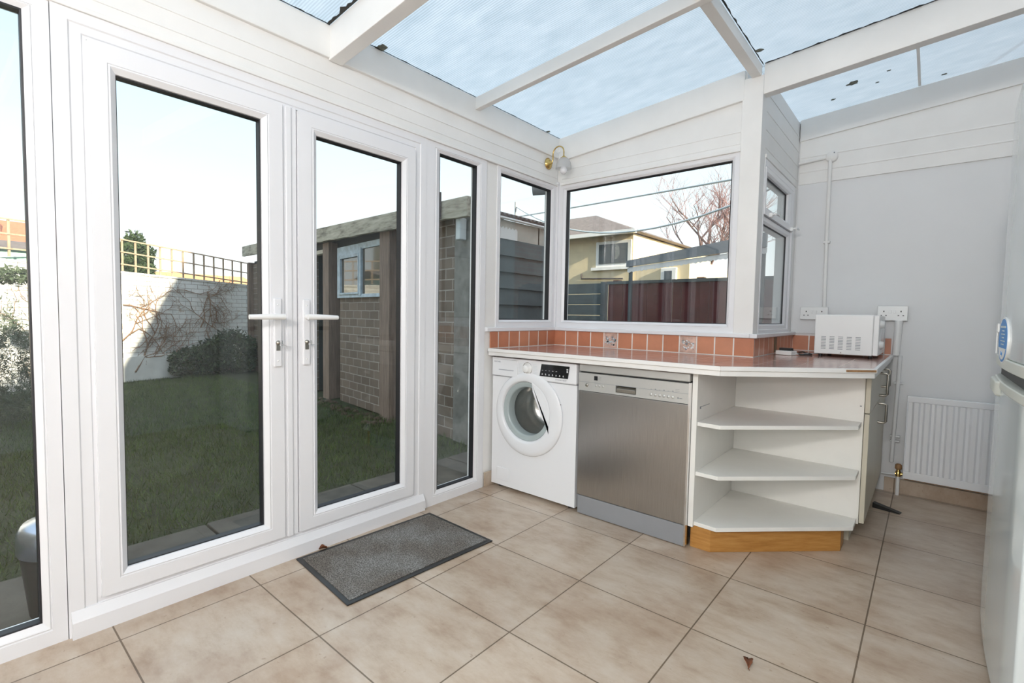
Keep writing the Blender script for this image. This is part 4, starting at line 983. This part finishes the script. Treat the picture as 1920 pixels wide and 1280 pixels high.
# ------------------------------------------------------------------ beyond the back window
oc = empty('clad_outbuilding', (-1.5, 1.4, GZ)); tag(oc, 'grey overlap-clad outbuilding with white gutter behind the narrow window', 'outbuilding')
cl_ = MB(); z = 1.862-.166*12
while z < 1.85:
    cl_.prism([(-1.230, z), (-1.198, z), (-1.222, z+.175), (-1.235, z+.175)], 1.22, 1.86, 1) if False else cl_.prism([(-1.230, z), (-1.198, z), (-1.222, z+.172), (-1.235, z+.172)], .60, 1.86, 1); z += .166
cl_.build('cladding', 'dark_clad', oc)
MB().box(-3.4, -1.235, 1.38, 1.84, GZ, 2.06).build('walls', 'off_white', oc)
MB().box(-1.32, -1.235, .60, 1.40, 1.0, 2.06).build('side_wall', 'off_white', oc)
sc2 = MB(); y = .60
while y < 1.0:
    sc2.prism([(y, 1.865), (y+.05, 1.865), (y+.05, 1.965), (y+.025, 1.985), (y, 1.965)], -1.225, -1.215, 0); y += .05
sc2.build('zigzag_edge', 'white_plastic', oc)
MB().tube([(-1.20, .58, 2.068), (-1.20, 1.88, 2.066)], .014, 10).build('gutter', 'white_plastic', oc)
rfm = MB(); y = .60
while y < 1.88:
    rfm.tube([(-1.20, y, 2.10), (-1.75, y, 2.27)], .022, 6); y += .07
rfm.prism([(-1.21, 2.07), (-1.75, 2.245), (-1.75, 2.265), (-1.21, 2.095)], .58, 1.88, 1)
rfm.build('corrugated_roof', 'roof_dark', oc)
gt = empty('corner_downpipe', (-.27, .20, GZ)); tag(gt, 'dark grey downpipe with round gutter end outside the corner windows', 'downpipe')
MB().tube([(-.255, .235, GZ), (-.255, .235, 2.10)], .030, 14).build('pipe', 'pvc_grey', gt)
MB().tube([(-.36, .16, 2.105), (-.2, .26, 2.115)], .055, 18).build('gutter_end', 'pvc_grey', gt)

nh = empty('neighbour_house', (-4, 9.4, GZ)); tag(nh, 'cream rendered house seen beyond the fence through the wide window', 'house')
MB().box(-12.0, -3.95, 9.0, 15, GZ, 3.30).build('walls', 'render', nh)
MB().box(-3.95, -2.45, 9.05, 13, GZ, 2.55).build('low_wing', 'render', nh)
MB().tube([(-8, 8.96, GZ), (-8, 8.96, 4.65)], .03, 8).build('cable_mast', 'pvc_grey', nh)
hr = MB(); hr.add([(-12.3, 8.7, 3.33), (-3.75, 8.7, 3.33), (-3.75, 15.3, 3.33), (-12.3, 15.3, 3.33), (-9.2, 12, 4.6), (-6.9, 12, 4.6)], [(0, 1, 5, 4), (1, 2, 5), (2, 3, 4, 5), (3, 0, 4), (3, 2, 1, 0)]); hr.build('hipped_roof', 'roof_dark', nh)
MB().box(-12.3, -3.72, 8.62, 8.74, 3.26, 3.36).build('gutter', 'white_plastic', nh)
for (a, b, z0, z1) in ((-5.05, -3.98+.0, 2.45, 3.15), (-3.15, -2.75, 1.9, 2.35)):
    f = MB().box(a, b, 8.97, 9.06, z0, z1).build('window', 'white_plastic', nh, bev=.01); MB().box(a+.1, b-.1, 8.955, 8.975, z0+.09, z1-.08).build('pane', 'window_dark', f)
    MB().box(a-.12, b+.05, 8.92, 9.0, z0-.08, z0).build('window_sill', 'white_plastic', f)
MB().tube([(-5.5, 8.96, 2.3), (-5.5, 8.96, 2.16), (-4.9, 8.96, 2.14), (-4.2, 8.96, 2.12)], .022, 6).build('wall_cable', 'iron', nh)
df = empty('dark_fence', (-2.6, 3.4, GZ)); tag(df, 'dark slatted fence at the left of the wide window, beside the red one', 'fence')
fm = MB(); z = GZ
while z < 1.45: fm.box(-4.2, -1.50, 3.35, 3.372, z, z+.15); z += .158
fm.build('slats', 'dark_clad', df)
for x in (-4.1, -2.8, -1.6): MB().box(x, x+.08, 3.38, 3.46, GZ, 1.60).build('post', 'dark_clad', df)

rfn = empty('red_fence', (-.5, 3.4, GZ)); tag(rfn, 'dark red boarded fence standing behind the wide window', 'fence')
fm = MB(); x = -1.46
while x < 3.0:
    fm.box(x, x+.115, 3.35+.012*(int(x*20) % 2), 3.372+.012*(int(x*20) % 2), GZ, 1.56); x += .12
fm.build('boards', 'red_fence', rfn)
for x in (-1.4, -.2, 1.4, 2.85): MB().box(x, x+.09, 3.39, 3.48, GZ, 1.62).build('post', 'red_fence', rfn)
MB().box(-1.48, 3.0, 3.33, 3.40, 1.56, 1.60).build('top_rail', 'dark_clad', rfn)
lt_ = empty('reflection_band', (.2, 2.6, GZ)); tag(lt_, 'dark sloping band and pale jagged strip standing in for a window reflection', 'reflection')  # made-up piece, models a reflection in the wide window
MB().prism([(-.99, 1.755), (.70, 1.895), (.70, 2.055), (-.99, 1.835)], 2.98, 3.02, 1).build('fascia', 'pvc_grey', lt_)  # dark band in place of a reflected dark edge
cg = MB()
for i in range(29):
    x = -.98+i*.058; z = 1.745+.083*(x+.99); cg.prism([(x, z-.055), (x+.029, z-.068+.004*(i % 3)), (x+.058, z-.050), (x+.058, z+.005), (x, z)], 3.0, 3.006, 1)
cg.build('zigzag_edge', 'white_plastic', lt_)  # pale strip in place of reflected sky
for x in (-.97, .64): MB().box(x, x+.04, 3.022, 3.062, GZ, 1.80 if x < 0 else 1.92).build('post', 'dark_clad', lt_)
# overhead cables
for (a, b, sag, lab) in (((-8, 8.98, 4.185), (3.14, 4.93, 3.29), .02, 'upper thin overhead cable crossing the sky behind the wide window'), ((-8, 8.98, 4.51), (3.14, 4.93, 4.464), 1.5, 'lower sagging overhead cable in front of the bare tree')):
    a, b = Vector(a), Vector(b); pts = [a.lerp(b, t/20)-Vector((0, 0, sag*4*(t/20)*(1-t/20))) for t in range(21)]
    o = MB().tube(pts, .020, 6).build('overhead_cable', 'light_grey'); tag(o, lab, 'cable')
# bare tree
tb = empty('bare_tree', (-4.6, 15.5, GZ)); tag(tb, 'bare winter tree with reddish twigs behind the dark band and cream house', 'tree')
random.seed(14); T1 = MB(); T2 = MB()
def branch(p, dr_, L, r, dep):
    pts = [p]; n_ = 3
    for i in range(n_):
        dr_ = (dr_+Vector((random.uniform(-.22, .22), random.uniform(-.22, .22), random.uniform(-.08, .16)))).normalized(); p = p+dr_*L/n_; pts.append(p)
    (T1 if dep > 2 else T2).tube(pts, [r*(1-.4*i/n_) for i in range(n_+1)], 5 if dep > 2 else 3, cap=False)
    if dep:
        for k in range(3 if dep < 5 else 4):
            t = random.choice(pts[1:]); q = Vector((random.uniform(-1, 1), random.uniform(-1, 1), random.uniform(-.1, .7))).normalized()
            branch(t, (dr_*.8+q*.8).normalized(), L*random.uniform(.62, .8), r*.55, dep-1)
branch(Vector((-4.6, 15.5, GZ)), Vector((.02, 0, 1)), 2.6, .14, 6)
T1.build('trunk', 'bark', tb); T2.build('twigs', 'twig', tb)

# ------------------------------------------------------------------ unseen own house, outline and wing shaped to shade garden and room
oh = empty('main_house', (3.2, 0, GZ)); oh['kind'] = 'structure'
MB().prism([(-2.35, -.15), (5.0, -.15), (5.0, 5.5), (2.2, 8.6), (-.6, 7.75), (-1.45, 5.95), (-2.35, 4.15)], 3.12, 9, 0).build('walls', 'red_brick', oh)
MB().box(3.12, 9, -12, -2.36, GZ, 3.85).build('rear_wing', 'red_brick', oh)
side = MB(); side.box(1.4, 3.1, 1.12, 3.2, GZ, 2.4) if False else None
# garden boundary on the near side (seen only as a reflection)
bw = empty('side_garden_wall', (-4, -5.6, GZ)); tag(bw, 'old brick side garden wall with cream house behind, seen as a reflection', 'wall')
MB().box(-22.0, -.3, -6.0, -5.8, GZ, 2.1).build('brickwork', m_brick('stock_brick', 'x', .24, .08, (.42, .33, .2), (.5, .42, .28), (.3, .27, .22), .01), bw)
bt_ = empty('side_trellis', (-8, -5.85, 2.1)); tag(bt_, 'wooden trellis on the side garden wall, mirrored in the shed window', 'trellis')
tl_ = MB(); x = -22
while x < -.3: tl_.box(x, x+.04, -5.86, -5.84, 2.1, 2.66); x += .28
for z in (2.22, 2.42, 2.62): tl_.box(-22, -.3, -5.84, -5.825, z, z+.035)
tl_.build('trellis_laths', 'trellis', bt_)
ch = empty('cream_house', (-5, -12, GZ)); tag(ch, 'cream rendered house across the side wall, mirrored in the shed window', 'house')
MB().box(-30, 1.5, -14, -8.5, GZ, 6).build('walls', 'render', ch)
for x in (-27, -23, -19, -15.5, -12, -8.5, -5, -1.5):
    f = MB().box(x, x+1.1, -8.52, -8.45, 2.9, 4.3).build('window', 'off_white', ch); MB().box(x+.12, x+.98, -8.46, -8.42, 3.02, 4.18).build('pane', 'window_dark', f)
